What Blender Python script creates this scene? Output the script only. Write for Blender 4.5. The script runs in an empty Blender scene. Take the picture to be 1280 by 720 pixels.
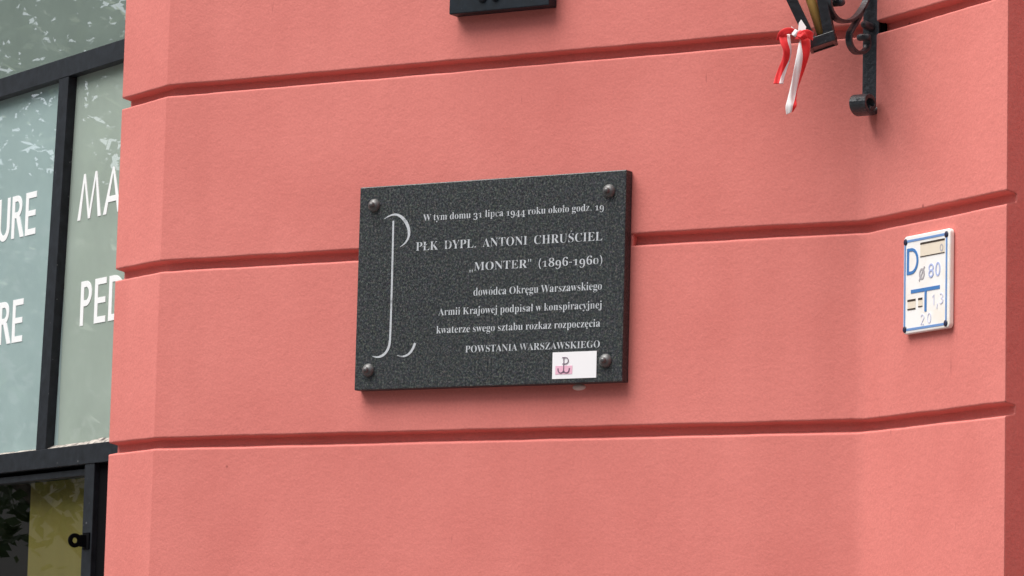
import bpy, bmesh, math, random
from mathutils import Vector, Matrix, noise
R = math.radians
random.seed(7)
scene = bpy.context.scene
COL = scene.collection

# ---------------------------------------------------------------- camera
cam_data = bpy.data.cameras.new('camera')
cam_data.sensor_width = 36.0
cam_data.lens = 125.05
cam_data.clip_start = 0.1
cam_data.clip_end = 2000
cam = bpy.data.objects.new('camera', cam_data)
COL.objects.link(cam)
fw = Vector((-0.50660817, 0.85316494, 0.1243292))
rt = Vector((0.86113775, 0.50778535, 0.02440909))
up = Vector((0.04230756, -0.11943042, 0.99194075))
m = Matrix((rt, up, -fw)).transposed().to_4x4()
m.translation = (3.48493, -5.80564, 1.6)
cam.matrix_world = m
scene.camera = cam

# ---------------------------------------------------------------- daylight: thin overcast
SUN_EL, SUN_AZ = R(63), Vector((-0.60, -0.80))
world = bpy.data.worlds.new('World')
scene.world = world
world.use_nodes = True
nt = world.node_tree
bg = nt.nodes['Background']
sky = nt.nodes.new('ShaderNodeTexSky')
sky.sky_type = 'NISHITA'
sky.sun_disc = False
sky.sun_elevation = SUN_EL
sky.sun_rotation = math.atan2(SUN_AZ.x, SUN_AZ.y) % (2 * math.pi)
sky.dust_density = 2.0
sky.air_density = 1.0
hs = nt.nodes.new('ShaderNodeHueSaturation')
hs.inputs['Saturation'].default_value = 0.30          # cloud cover: the sky is almost white
nt.links.new(sky.outputs[0], hs.inputs['Color'])
nt.links.new(hs.outputs[0], bg.inputs['Color'])
bg.inputs['Strength'].default_value = 0.05

sd = bpy.data.lights.new('sun', 'SUN')
sd.energy = 1.5
sd.angle = R(50)
sd.color = (1.0, 0.965, 0.92)
sun = bpy.data.objects.new('sun', sd)
COL.objects.link(sun)
h = SUN_AZ.normalized() * math.cos(SUN_EL)
sun.rotation_euler = Vector((h.x, h.y, math.sin(SUN_EL))).to_track_quat('Z', 'Y').to_euler()

scene.view_settings.view_transform = 'Standard'
scene.view_settings.look = 'None'
scene.view_settings.exposure = 1.80
scene.view_settings.gamma = 1.0
scene.view_settings.use_curve_mapping = False
scene.render.engine = 'CYCLES'
scene.cycles.use_denoising = True
scene.cycles.max_bounces = 8

# ---------------------------------------------------------------- materials
def mat(name, base, rough=0.7, metal=0.0, **kw):
    mt = bpy.data.materials.new(name)
    mt.use_nodes = True
    b = mt.node_tree.nodes['Principled BSDF']
    b.inputs['Base Color'].default_value = (*base, 1)
    b.inputs['Roughness'].default_value = rough
    b.inputs['Metallic'].default_value = metal
    for k, v in kw.items():
        b.inputs[k].default_value = v
    return mt
def N(mt, kind, **kw):
    n = mt.node_tree.nodes.new(kind)
    for k, v in kw.items():
        setattr(n, k, v)
    return n
def LK(mt, a, b):
    mt.node_tree.links.new(a, b)
def bsdf(mt):
    return mt.node_tree.nodes['Principled BSDF']
def noise_tex(mt, scale, detail=4.0, rough=0.55, vec=None):
    n = N(mt, 'ShaderNodeTexNoise')
    n.inputs['Scale'].default_value = scale
    n.inputs['Detail'].default_value = detail
    n.inputs['Roughness'].default_value = rough
    if vec is None:
        tc = N(mt, 'ShaderNodeTexCoord')
        vec = tc.outputs['Object']
    LK(mt, vec, n.inputs['Vector'])
    return n
def ramp(mt, fac, stops):
    r = N(mt, 'ShaderNodeValToRGB')
    e = r.color_ramp.elements
    while len(e) > 1:
        e.remove(e[-1])
    e[0].position, e[0].color = stops[0][0], (*stops[0][1], 1)
    for p, c in stops[1:]:
        k = e.new(p)
        k.color = (*c, 1)
    LK(mt, fac, r.inputs['Fac'])
    return r
def mix(mt, fac, a, b, mode='MIX'):
    x = N(mt, 'ShaderNodeMix', data_type='RGBA', blend_type=mode)
    for sock, v in ((x.inputs[0], fac), (x.inputs[6], a), (x.inputs[7], b)):
        if hasattr(v, 'is_output'):
            LK(mt, v, sock)
        elif isinstance(v, tuple):
            sock.default_value = (*v, 1)
        else:
            sock.default_value = v
    return x.outputs[2]
def bump(mt, hsock, strength, dist, nrm=None):
    b = N(mt, 'ShaderNodeBump')
    b.inputs['Strength'].default_value = strength
    b.inputs['Distance'].default_value = dist
    LK(mt, hsock, b.inputs['Height'])
    if nrm is not None:
        LK(mt, nrm, b.inputs['Normal'])
    LK(mt, b.outputs[0], bsdf(mt).inputs['Normal'])
    return b.outputs[0]

# painted stucco: fine grain, broad patches, faint vertical rain streaks
STUCCO = mat('pink_stucco', (0.62, 0.17, 0.15), 0.86)
mt = STUCCO
tc = N(mt, 'ShaderNodeTexCoord')
mp = N(mt, 'ShaderNodeMapping')
mp.inputs['Scale'].default_value = (11, 11, 0.9)
LK(mt, tc.outputs['Object'], mp.inputs['Vector'])
broad = noise_tex(mt, 2.6, 6, 0.62)
streak = noise_tex(mt, 1.0, 4, 0.6, mp.outputs[0])
grain = noise_tex(mt, 190, 3, 0.6)
fine = noise_tex(mt, 55, 4, 0.65)
c1 = ramp(mt, broad.outputs['Fac'], [(0.28, (0.585, 0.160, 0.136)), (0.74, (0.695, 0.214, 0.183))])
c2 = ramp(mt, streak.outputs['Fac'], [(0.28, (0.945, 0.93, 0.925)), (0.58, (1, 1, 1))])
c3 = ramp(mt, grain.outputs['Fac'], [(0.3, (0.94, 0.93, 0.93)), (0.7, (1.05, 1.05, 1.05))])
o = mix(mt, 0.8, c1.outputs[0], c2.outputs[0], 'MULTIPLY')
o = mix(mt, 1.0, o, c3.outputs[0], 'MULTIPLY')
pits = N(mt, 'ShaderNodeTexVoronoi')
pits.inputs['Scale'].default_value = 7.0
LK(mt, tc.outputs['Object'], pits.inputs['Vector'])
pr = ramp(mt, pits.outputs['Distance'], [(0.012, (0.55, 0.48, 0.48)), (0.028, (1, 1, 1))])
o = mix(mt, 1.0, o, pr.outputs[0], 'MULTIPLY')
mp2 = N(mt, 'ShaderNodeMapping')
mp2.inputs['Scale'].default_value = (90, 90, 9)
LK(mt, tc.outputs['Object'], mp2.inputs['Vector'])
nick = noise_tex(mt, 1.0, 2, 0.5, mp2.outputs[0])
nr = ramp(mt, nick.outputs['Fac'], [(0.755, (1, 1, 1)), (0.80, (0.70, 0.66, 0.66))])
o = mix(mt, 1.0, o, nr.outputs[0], 'MULTIPLY')
LK(mt, o, bsdf(mt).inputs['Base Color'])
bv = N(mt, 'ShaderNodeBevel', samples=4)
bv.inputs['Radius'].default_value = 0.004
n1 = bump(mt, fine.outputs['Fac'], 0.22, 0.004, bv.outputs[0])
bump(mt, grain.outputs['Fac'], 0.28, 0.0016, n1)

# dark flame-finished granite
GRANITE = mat('granite', (0.05, 0.055, 0.055), 0.33)
mt = GRANITE
g1 = noise_tex(mt, 250, 4, 0.8)
g2 = noise_tex(mt, 120, 3, 0.6)
g3 = N(mt, 'ShaderNodeTexVoronoi')
g3.inputs['Scale'].default_value = 330
tc = N(mt, 'ShaderNodeTexCoord')
LK(mt, tc.outputs['Object'], g3.inputs['Vector'])
r1 = ramp(mt, g1.outputs['Fac'], [(0.36, (0.006, 0.009, 0.012)), (0.5, (0.031, 0.036, 0.040)), (0.64, (0.125, 0.132, 0.125))])
r2 = ramp(mt, g2.outputs['Fac'], [(0.35, (0.65, 0.66, 0.68)), (0.65, (1.25, 1.25, 1.2))])
o = mix(mt, 1.0, r1.outputs[0], r2.outputs[0], 'MULTIPLY')
o = mix(mt, 0.10, o, g3.outputs['Color'], 'OVERLAY')
LK(mt, o, bsdf(mt).inputs['Base Color'])
GRANITE_EDGE = mat('granite_sawn_edge', (0.035, 0.032, 0.034), 0.55)
mt = GRANITE_EDGE
e1 = noise_tex(mt, 240, 2, 0.7)
r1 = ramp(mt, e1.outputs['Fac'], [(0.4, (0.012, 0.011, 0.012)), (0.65, (0.07, 0.055, 0.06))])
LK(mt, r1.outputs[0], bsdf(mt).inputs['Base Color'])

# white paint in the cut letters, worn off in places
PAINT = mat('white_letter_paint', (0.6, 0.63, 0.66), 0.6)
mt = PAINT
w1 = noise_tex(mt, 34, 3, 0.6)
w2 = noise_tex(mt, 420, 2, 0.6)
r1 = ramp(mt, w1.outputs['Fac'], [(0.30, (0.23, 0.24, 0.25)), (0.43, (0.52, 0.55, 0.58))])
r2 = ramp(mt, w2.outputs['Fac'], [(0.3, (0.75, 0.75, 0.75)), (0.55, (1, 1, 1))])
LK(mt, mix(mt, 1.0, r1.outputs[0], r2.outputs[0], 'MULTIPLY'), bsdf(mt).inputs['Base Color'])

def painted_iron(name, base, rough, scale=90, strength=0.5, var=0.5):
    mt = mat(name, base, rough)
    n = noise_tex(mt, scale, 4, 0.6)
    lo = tuple(c * (1 - var * 0.5) for c in base)
    hi = tuple(c * (1 + var) for c in base)
    r = ramp(mt, n.outputs['Fac'], [(0.35, lo), (0.68, hi)])
    sp = noise_tex(mt, scale * 2.2, 2, 0.5)
    s = ramp(mt, sp.outputs['Fac'], [(0.72, (0, 0, 0)), (0.78, (0.25, 0.25, 0.25))])
    LK(mt, mix(mt, 0.6, r.outputs[0], s.outputs[0], 'ADD'), bsdf(mt).inputs['Base Color'])
    bump(mt, n.outputs['Fac'], strength, 0.002)
    return mt
IRON = painted_iron('black_wrought_iron', (0.030, 0.036, 0.043), 0.36, 110, 0.9)
LAMP_PAINT = painted_iron('gloss_black_lantern_paint', (0.011, 0.012, 0.015), 0.3)
PLATE = painted_iron('dark_painted_plate', (0.007, 0.0115, 0.017), 0.45, 60, 0.2, 0.35)
FRAME = painted_iron('black_window_paint', (0.0115, 0.014, 0.018), 0.5, 40, 0.2, 0.5)
bsdf(FRAME).inputs['Specular IOR Level'].default_value = 0.22
bsdf(PLATE).inputs['Specular IOR Level'].default_value = 0.3
FITTING_SHADE_BLACK = mat('black_fittings_and_gap_shade', (0.004, 0.004, 0.005), 1.0, 0.0, **{'Specular IOR Level': 0.05})  # near-black for fittings; also paints the shade in the window gaps
BOLT = painted_iron('aged_steel_bolt', (0.10, 0.10, 0.10), 0.38, 160, 0.3, 0.4)
bsdf(BOLT).inputs['Metallic'].default_value = 0.25
SILL = mat('dirty_putty', (0.33, 0.29, 0.25), 0.9)
n = noise_tex(SILL, 60, 4, 0.7)
r = ramp(SILL, n.outputs['Fac'], [(0.38, (0.09, 0.08, 0.075)), (0.55, (0.40, 0.36, 0.32))])
LK(SILL, r.outputs[0], bsdf(SILL).inputs['Base Color'])

def film(name, base):
    mt = mat(name, base, 0.6)
    b = bsdf(mt)
    b.inputs['Coat Weight'].default_value = 1.0
    b.inputs['Coat Roughness'].default_value = 0.0
    b.inputs['Coat IOR'].default_value = 3.0
    b.inputs['Specular IOR Level'].default_value = 0.0
    n = noise_tex(mt, 5.0, 4, 0.6)
    r = ramp(mt, n.outputs['Fac'], [(0.3, tuple(c * 0.92 for c in base)), (0.7, tuple(c * 1.08 for c in base))])
    LK(mt, r.outputs[0], b.inputs['Base Color'])
    return mt
FILM_TOP = film('milky_film_grey', (0.20, 0.25, 0.225))
FILM_LEFT = film('milky_film_blue', (0.37, 0.485, 0.48))
FILM_RIGHT = film('milky_film_green', (0.385, 0.46, 0.405))
VINYL = mat('white_vinyl', (0.82, 0.83, 0.83), 0.5)

def clear_glass(name, tint, ior):
    mt = bpy.data.materials.new(name)
    mt.use_nodes = True
    t = mt.node_tree
    t.nodes.remove(t.nodes['Principled BSDF'])
    tr = N(mt, 'ShaderNodeBsdfTransparent')
    tr.inputs['Color'].default_value = (*tint, 1)
    gl = N(mt, 'ShaderNodeBsdfGlossy')
    gl.inputs['Roughness'].default_value = 0.0
    fr = N(mt, 'ShaderNodeFresnel')
    fr.inputs['IOR'].default_value = ior
    ms = N(mt, 'ShaderNodeMixShader')
    ge = N(mt, 'ShaderNodeNewGeometry')           # the inner face of the pane only transmits
    mu = N(mt, 'ShaderNodeMath', operation='MULTIPLY')
    su = N(mt, 'ShaderNodeMath', operation='SUBTRACT')
    su.inputs[0].default_value = 1.0
    LK(mt, ge.outputs['Backfacing'], su.inputs[1])
    LK(mt, fr.outputs[0], mu.inputs[0])
    LK(mt, su.outputs[0], mu.inputs[1])
    LK(mt, mu.outputs[0], ms.inputs[0])
    LK(mt, tr.outputs[0], ms.inputs[1])
    LK(mt, gl.outputs[0], ms.inputs[2])
    LK(mt, ms.outputs[0], t.nodes['Material Output'].inputs['Surface'])
    return mt
GLASS = clear_glass('window_glass', (0.75, 0.8, 0.76), 2.2)
LAMP_GLASS = clear_glass('lantern_glass', (0.96, 0.95, 0.93), 1.4)
AMBER = mat('aged_brass_tube', (0.50, 0.31, 0.09), 0.42, 0.2)
OCHRE = mat('ochre_blind', (0.52, 0.35, 0.11), 0.9)
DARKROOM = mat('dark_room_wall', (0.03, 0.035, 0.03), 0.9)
RED = mat('red_satin', (0.72, 0.018, 0.022), 0.6, 0.0, **{'Sheen Weight': 0.4, 'Specular IOR Level': 0.25})
WHITE = mat('white_satin', (0.82, 0.80, 0.80), 0.6, 0.0, **{'Sheen Weight': 0.4, 'Specular IOR Level': 0.25})
SIGN = mat('white_enamel_plastic', (0.84, 0.82, 0.78), 0.35)
n = noise_tex(SIGN, 18, 4, 0.6)
r = ramp(SIGN, n.outputs['Fac'], [(0.35, (0.84, 0.79, 0.71)), (0.55, (0.87, 0.86, 0.84))])
LK(SIGN, r.outputs[0], bsdf(SIGN).inputs['Base Color'])
SLOT = mat('cream_slot_plastic', (0.74, 0.66, 0.54), 0.6)
SLOT_SHADE = mat('slot_edge_shade', (0.035, 0.022, 0.014), 0.8)  # shadow lines of the recessed slots, painted dark brown
BLUE = mat('blue_sign_paint', (0.05, 0.19, 0.47), 0.5)
PALE_BLUE = mat('faded_blue_sign_paint', (0.40, 0.47, 0.72), 0.6)
FAINT = mat('very_faded_sign_paint', (0.62, 0.63, 0.76), 0.6)
BORDER = mat('light_blue_sign_paint', (0.14, 0.28, 0.56), 0.5)
GREY_INK = mat('faded_grey_ink', (0.42, 0.40, 0.42), 0.6)
SCREW = mat('dark_blue_screw', (0.008, 0.014, 0.045), 0.5)
STICKER = mat('white_sticker', (0.86, 0.85, 0.87), 0.35)
PINK_INK = mat('pink_sticker_ink', (0.80, 0.46, 0.58), 0.4)
PURPLE_INK = mat('grey_purple_ink', (0.16, 0.10, 0.15), 0.4)
GLUE = mat('dried_glue', (0.66, 0.50, 0.46), 0.7)
BARK = mat('bark', (0.16, 0.14, 0.11), 0.9)
n = noise_tex(BARK, 12, 5, 0.6)
r = ramp(BARK, n.outputs['Fac'], [(0.35, (0.06, 0.05, 0.04)), (0.65, (0.24, 0.21, 0.17))])
LK(BARK, r.outputs[0], bsdf(BARK).inputs['Base Color'])
LEAF = mat('leaves', (0.06, 0.11, 0.03), 0.5)
n = noise_tex(LEAF, 3.0, 3, 0.6)
r = ramp(LEAF, n.outputs['Fac'], [(0.3, (0.028, 0.055, 0.018)), (0.55, (0.06, 0.105, 0.03)), (0.75, (0.13, 0.18, 0.045))])
LK(LEAF, r.outputs[0], bsdf(LEAF).inputs['Base Color'])
ASPHALT = mat('asphalt', (0.05, 0.05, 0.052), 0.9)
n = noise_tex(ASPHALT, 40, 5, 0.7)
r = ramp(ASPHALT, n.outputs['Fac'], [(0.3, (0.035, 0.035, 0.037)), (0.7, (0.07, 0.07, 0.07))])
LK(ASPHALT, r.outputs[0], bsdf(ASPHALT).inputs['Base Color'])
PAVING = mat('concrete_paving', (0.30, 0.29, 0.27), 0.9)
br = N(PAVING, 'ShaderNodeTexBrick')
br.inputs['Scale'].default_value = 1.0
br.inputs['Brick Width'].default_value = 0.5
br.inputs['Row Height'].default_value = 0.5
br.inputs['Mortar Size'].default_value = 0.006
br.inputs['Color1'].default_value = (0.15, 0.147, 0.14, 1)
br.inputs['Color2'].default_value = (0.12, 0.118, 0.115, 1)
br.inputs['Mortar'].default_value = (0.09, 0.085, 0.08, 1)
tc = N(PAVING, 'ShaderNodeTexCoord')
LK(PAVING, tc.outputs['Object'], br.inputs['Vector'])
LK(PAVING, br.outputs['Color'], bsdf(PAVING).inputs['Base Color'])
KERB = mat('granite_kerb', (0.33, 0.32, 0.31), 0.8)
GREY_STUCCO = mat('grey_stucco', (0.36, 0.34, 0.31), 0.9)

# ---------------------------------------------------------------- mesh helpers
class MB:
    """collects boxes, prisms, tubes and strips into one mesh object (local coordinates)"""
    def __init__(s):
        s.v, s.f, s.mi, s.sm = [], [], [], []
    def add(s, vs, fs, mi=0, smooth=False):
        o = len(s.v)
        s.v += [tuple(p) for p in vs]
        s.f += [tuple(i + o for i in f) for f in fs]
        s.mi += [mi] * len(fs)
        s.sm += [smooth] * len(fs)
        return s
    def box(s, x0, x1, y0, y1, z0, z1, mi=0, shear=0.0):
        """shear shifts the top in x by that much"""
        v = [(x + (shear if z == z1 else 0), y, z) for z in (z0, z1) for y in (y0, y1) for x in (x0, x1)]
        return s.add(v, [(0, 2, 3, 1), (4, 5, 7, 6), (0, 1, 5, 4), (2, 6, 7, 3), (0, 4, 6, 2), (1, 3, 7, 5)], mi)
    def prism(s, poly, y0, y1, mi=0):
        """poly in (x, z), extruded from y0 to y1"""
        n = len(poly)
        v = [(x, y0, z) for x, z in poly] + [(x, y1, z) for x, z in poly]
        f = [tuple(range(n)), tuple(range(2 * n - 1, n - 1, -1))]
        f += [(i, i + n, (i + 1) % n + n, (i + 1) % n) for i in range(n)]
        return s.add(v, f, mi)
    def stroke(s, pts, widths, y0, y1, mi=0):
        """flat stroke along (x, z) points with a width at each"""
        n = len(pts)
        if not hasattr(widths, '__len__'):
            widths = [widths] * n
        L, Rr = [], []
        for i in range(n):
            a = Vector(pts[max(i - 1, 0)])
            b = Vector(pts[min(i + 1, n - 1)])
            t = (b - a).normalized()
            q = Vector((-t.y, t.x)) * widths[i] * 0.5
            L.append((pts[i][0] + q.x, pts[i][1] + q.y))
            Rr.append((pts[i][0] - q.x, pts[i][1] - q.y))
        v = []
        for i in range(n):
            for y in (y0, y1):
                v += [(L[i][0], y, L[i][1]), (Rr[i][0], y, Rr[i][1])]
        f = []
        for i in range(n - 1):
            a, b = 4 * i, 4 * i + 4
            f += [(a, b, b + 1, a + 1), (a + 2, a + 3, b + 3, b + 2), (a, a + 2, b + 2, b), (a + 1, b + 1, b + 3, a + 3)]
        f += [(0, 1, 3, 2), (4 * n - 4, 4 * n - 2, 4 * n - 1, 4 * n - 3)]
        return s.add(v, f, mi)
    def sweep(s, pts, sect, side, mi=0, smooth=False, scale=None):
        """sweeps a section (a across `side`, b across the in-plane normal) along 3-D points"""
        n, k = len(pts), len(sect)
        P = [Vector(p) for p in pts]
        side = Vector(side).normalized()
        v = []
        for i in range(n):
            t = (P[min(i + 1, n - 1)] - P[max(i - 1, 0)]).normalized()
            nn = t.cross(side).normalized()
            sc = scale[i] if scale else 1.0
            v += [P[i] + side * a * sc + nn * b * sc for a, b in sect]
        f = [(i * k + j, i * k + (j + 1) % k, (i + 1) * k + (j + 1) % k, (i + 1) * k + j) for i in range(n - 1) for j in range(k)]
        f += [tuple(range(k - 1, -1, -1)), tuple((n - 1) * k + j for j in range(k))]
        return s.add(v, f, mi, smooth)
    def tube(s, pts, radii, k=10, mi=0, smooth=True):
        P = [Vector(p) for p in pts]
        n = len(P)
        if not hasattr(radii, '__len__'):
            radii = [radii] * n
        v = []
        ref = Vector((0.3, 0.9, 0.2))
        for i in range(n):
            t = (P[min(i + 1, n - 1)] - P[max(i - 1, 0)]).normalized()
            a = t.cross(ref).normalized()
            b = t.cross(a)
            v += [P[i] + (a * math.cos(2 * math.pi * j / k) + b * math.sin(2 * math.pi * j / k)) * radii[i] for j in range(k)]
        f = [(i * k + j, i * k + (j + 1) % k, (i + 1) * k + (j + 1) % k, (i + 1) * k + j) for i in range(n - 1) for j in range(k)]
        f += [tuple(range(k - 1, -1, -1)), tuple((n - 1) * k + j for j in range(k))]
        return s.add(v, f, mi, smooth)
    def lathe(s, prof, centre, axis='y', k=24, mi=0, smooth=True):
        """prof: (radius, distance along axis)"""
        c = Vector(centre)
        v = []
        for r, d in prof:
            for j in range(k):
                a = 2 * math.pi * j / k
                p = (r * math.cos(a), d, r * math.sin(a)) if axis == 'y' else ((d, r * math.cos(a), r * math.sin(a)) if axis == 'x' else (r * math.cos(a), r * math.sin(a), d))
                v.append(c + Vector(p))
        n = len(prof)
        f = [(i * k + j, i * k + (j + 1) % k, (i + 1) * k + (j + 1) % k, (i + 1) * k + j) for i in range(n - 1) for j in range(k)]
        f += [tuple(range(k - 1, -1, -1)), tuple((n - 1) * k + j for j in range(k))]
        return s.add(v, f, mi, smooth)
    def build(s, name, mats, parent=None, bevel=0.0, seg=2):
        me = bpy.data.meshes.new(name)
        me.from_pydata(s.v, [], s.f)
        for m_ in (mats if isinstance(mats, (list, tuple)) else [mats]):
            me.materials.append(m_)
        me.polygons.foreach_set('material_index', s.mi)
        me.polygons.foreach_set('use_smooth', s.sm)
        bm = bmesh.new()
        bm.from_mesh(me)
        bmesh.ops.recalc_face_normals(bm, faces=bm.faces)
        bm.to_mesh(me)
        bm.free()
        ob = bpy.data.objects.new(name, me)
        COL.objects.link(ob)
        if parent is not None:
            ob.parent = parent
        if bevel:
            b = ob.modifiers.new('bevel', 'BEVEL')
            b.width, b.segments, b.limit_method = bevel, seg, 'ANGLE'
            b.harden_normals = False
        return ob
def tag(o, label=None, cat=None, group=None, kind=None):
    for k, v in (('label', label), ('category', cat), ('group', group), ('kind', kind)):
        if v:
            o[k] = v
    return o
def thing(name, label, cat, loc=(0, 0, 0), rz=0.0, group=None):
    o = bpy.data.objects.new(name, None)
    COL.objects.link(o)
    o.empty_display_size = 0.1
    o.location = loc
    o.rotation_euler = (0, 0, rz)
    return tag(o, label, cat, group)
def frange(a, b, step):
    n = max(1, round(abs(b - a) / step))
    return [a + (b - a) * i / n for i in range(n + 1)]
def arc(cx, cz, rx, rz, a0, a1, n=14):
    return [(cx + rx * math.cos(R(a0 + (a1 - a0) * i / n)), cz + rz * math.sin(R(a0 + (a1 - a0) * i / n))) for i in range(n + 1)]

# ---------------------------------------------------------------- plan of the facade (metres)
A_LEFT, A_RIGHT, A_WIN = R(-25.7), R(-32.0), R(-26.0)
P_LEFT_END = Vector((-0.9724, 0.0850))           # outer corner beside the shop window
P_LEFT = Vector((-0.7958, 0.0))                  # obtuse bend
P_RIGHT = Vector((0.776, 0.0))                   # hollow bend
P_RIGHT_END = P_RIGHT + 0.442 * Vector((math.cos(A_RIGHT), math.sin(A_RIGHT)))
def inward(a):
    return Vector((-math.sin(a), math.cos(a)))

# ground
def sheet(name, m_, pts, z, kind='structure', thick=0.0):
    b = MB()
    if thick:
        n = len(pts)
        b.add([(x, y, z - thick) for x, y in pts] + [(x, y, z) for x, y in pts],
              [tuple(range(n - 1, -1, -1)), tuple(range(n, 2 * n))] + [(i, (i + 1) % n, (i + 1) % n + n, i + n) for i in range(n)])
    else:
        b.add([(x, y, z) for x, y in pts], [tuple(range(len(pts)))])
    return tag(b.build(name, m_), kind=kind)
sheet('ground', ASPHALT, [(-400, -400), (400, -400), (400, 400), (-400, 400)], -0.13)
sheet('pavement', PAVING, [(-40, -7.2), (30, -7.2), (30, 14), (-40, 14)], 0.0, thick=0.12)
sheet('kerb', KERB, [(-40, -7.5), (30, -7.5), (30, -7.2), (-40, -7.2)], 0.005, thick=0.13)

# unseen block added across the street to shut off the low sky
opp = thing('building', 'unseen grey rendered town house added across the street to block low sky', 'building', (-2, -24, -0.13))
ow = MB().box(-22, 26, -8, 0, 0, 11.5)
ow.build('wall', GREY_STUCCO, opp)
wn = MB().box(-0.55, 0.55, -0.05, 0.02, 0, 1.7)
w0_ = None
for fl in range(3):
    for i in range(15):
        if w0_ is None:
            w0_ = wn.build('window', DARKROOM, opp)
            o_ = w0_
        else:
            o_ = w0_.copy()
            COL.objects.link(o_)
        o_.location = (-20 + 3 * i, 0, 1.1 + 3.5 * fl)
MB().box(-22.3, 26.3, -8.3, 0.4, 11.5, 11.9).build('roof', KERB, opp)
far = thing('building', 'low dark grey building added at the street end to block mirrored low sky', 'building', (-42, 0, -0.13))  # added to keep low sky out of the window reflections
MB().box(-8, 0, -9, 12, 0, 8.6).build('wall', GREY_STUCCO, far)
MB().box(-8.3, 0.3, -9.3, 12.3, 8.6, 9.0).build('roof', DARKROOM, far)
# ---------------------------------------------------------------- building
building = thing('building', 'salmon pink stucco building with horizontal grooves and a black framed shop window', 'building')

GROOVES = [2.9002, 2.5385, 2.1768]      # top edges
zz = 2.9002 + 0.3617
while zz < 4.6:
    GROOVES.insert(0, zz)
    zz += 0.3617
zz = 2.1768 - 0.3617
while zz > 0.5:
    GROOVES.append(zz)
    zz -= 0.3617
TOP = 4.8
# (depth, z, groove id) from top to bottom
PROFILE = [(0.0, TOP, 0)]
for gz in GROOVES:
    last = PROFILE[-1][1]
    for k in (0.33, 0.66):
        PROFILE.append((0.0, last + (gz - last) * k, 0))
    PROFILE += [(0.0, gz + 0.0012, 1), (0.0011, gz - 0.0006, 1), (0.0195, gz - 0.0045, 1), (0.0205, gz - 0.0056, 1),
                (0.0205, gz - 0.0190, 1), (0.0192, gz - 0.0199, 1), (0.0022, gz - 0.0240, 1), (0.0006, gz - 0.0249, 1), (0.0, gz - 0.0268, 1)]
PROFILE.append((0.0, 0.0, 0))
# plan columns: position + inward mitre vector
def plan_columns():
    cols = []
    for t in frange(0, 1, 0.02 / 0.196):
        p = P_LEFT_END.lerp(P_LEFT, t)
        cols.append((p, inward(A_LEFT)))
    cols.pop()
    b = (inward(A_LEFT) + inward(0)).normalized()
    cols.append((P_LEFT, b / b.dot(inward(0))))
    for x in frange(P_LEFT.x, P_RIGHT.x - 0.018, 0.022)[1:]:
        cols.append((Vector((x, 0)), inward(0)))
    a, c, e = Vector((P_RIGHT.x - 0.018, 0)), P_RIGHT, P_RIGHT.lerp(P_RIGHT_END, 0.018 / 0.442)
    for t in (0.2, 0.4, 0.6, 0.8):                   # the hollow bend is trowelled round
        p = a * (1 - t) ** 2 + c * 2 * t * (1 - t) + e * t * t
        cols.append((p, inward(A_RIGHT * t)))
    for t in frange(0.018 / 0.442, 1, 0.02 / 0.442):
        cols.append((P_RIGHT.lerp(P_RIGHT_END, t), inward(A_RIGHT)))
    return cols
cols = plan_columns()
wb = MB()
K = len(PROFILE)
verts = []
for i, (p, nv) in enumerate(cols):
    for j, (d, z, gid) in enumerate(PROFILE):
        q = p + nv * d
        s_ = i * 0.02
        dz = 0.0
        if gid:
            row = j // 11
            dz = 0.0012 * noise.noise(Vector((s_ * 9, row * 7.3, (j % 11 > 5) * 3.1))) + 0.0007 * noise.noise(Vector((s_ * 30, row * 3.3, (j % 11 > 5) * 5.1)))
        verts.append((q.x, q.y, z + dz))
faces = [(i * K + j, i * K + j + 1, (i + 1) * K + j + 1, (i + 1) * K + j) for i in range(len(cols) - 1) for j in range(K - 1)]
wb.add(verts, faces)
# side returns share the groove profile of the end columns
def ret(col, a, depth, flip):
    nv = inward(a)
    base = col * K
    pts = [Vector(verts[base + j]) for j in range(K)]
    b0, b1 = pts[0] + Vector((*nv, 0)) * depth, pts[-1] + Vector((*nv, 0)) * depth
    wb.add([*pts, b1, b0], [tuple(range(K + 2)) if flip else tuple(range(K + 1, -1, -1))])
    return b0
eL = ret(0, A_LEFT, 0.6, False)
eR = ret(len(cols) - 1, A_RIGHT, 1.1, True)
wall = wb.build('wall', STUCCO, building)
# the plaster pad that fills the groove behind the plaque
pb = MB().box(-0.30, 0.298, 0.0025, 0.02, 2.5095, 2.5395)
pb.build('plaster_pad', STUCCO, building, 0.003)
# the wing of the building beyond the return on the right, and the pier beyond the shop window
wr = MB()
c = P_RIGHT_END + inward(A_RIGHT) * 1.1
d2 = Vector((math.cos(A_RIGHT), math.sin(A_RIGHT)))
iv = inward(A_RIGHT)
def wall_block(p, d, iv, length, depth, z0, z1):
    q = [p, p + d * length, p + d * length + iv * depth, p + iv * depth]
    n = 4
    return MB().add([(v.x, v.y, z0) for v in q] + [(v.x, v.y, z1) for v in q],
                    [(3, 2, 1, 0), (4, 5, 6, 7)] + [(i, (i + 1) % n, (i + 1) % n + n, i + n) for i in range(n)])
wall_block(c - iv * 0.003 - d2 * 0.1, d2, iv, 4.0, 0.3, 0, TOP).build('side_wall', STUCCO, building)
wall_block(P_RIGHT_END + d2 * 1.3, d2, iv, 1.2, 1.097, 0, TOP).build('added_shade_pier', STUCCO, building)  # unseen pier added to darken the right return
sb_ = MB()
sb_.box(-3.0, -2.05, -0.12, 0.35, 0, TOP)
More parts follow.
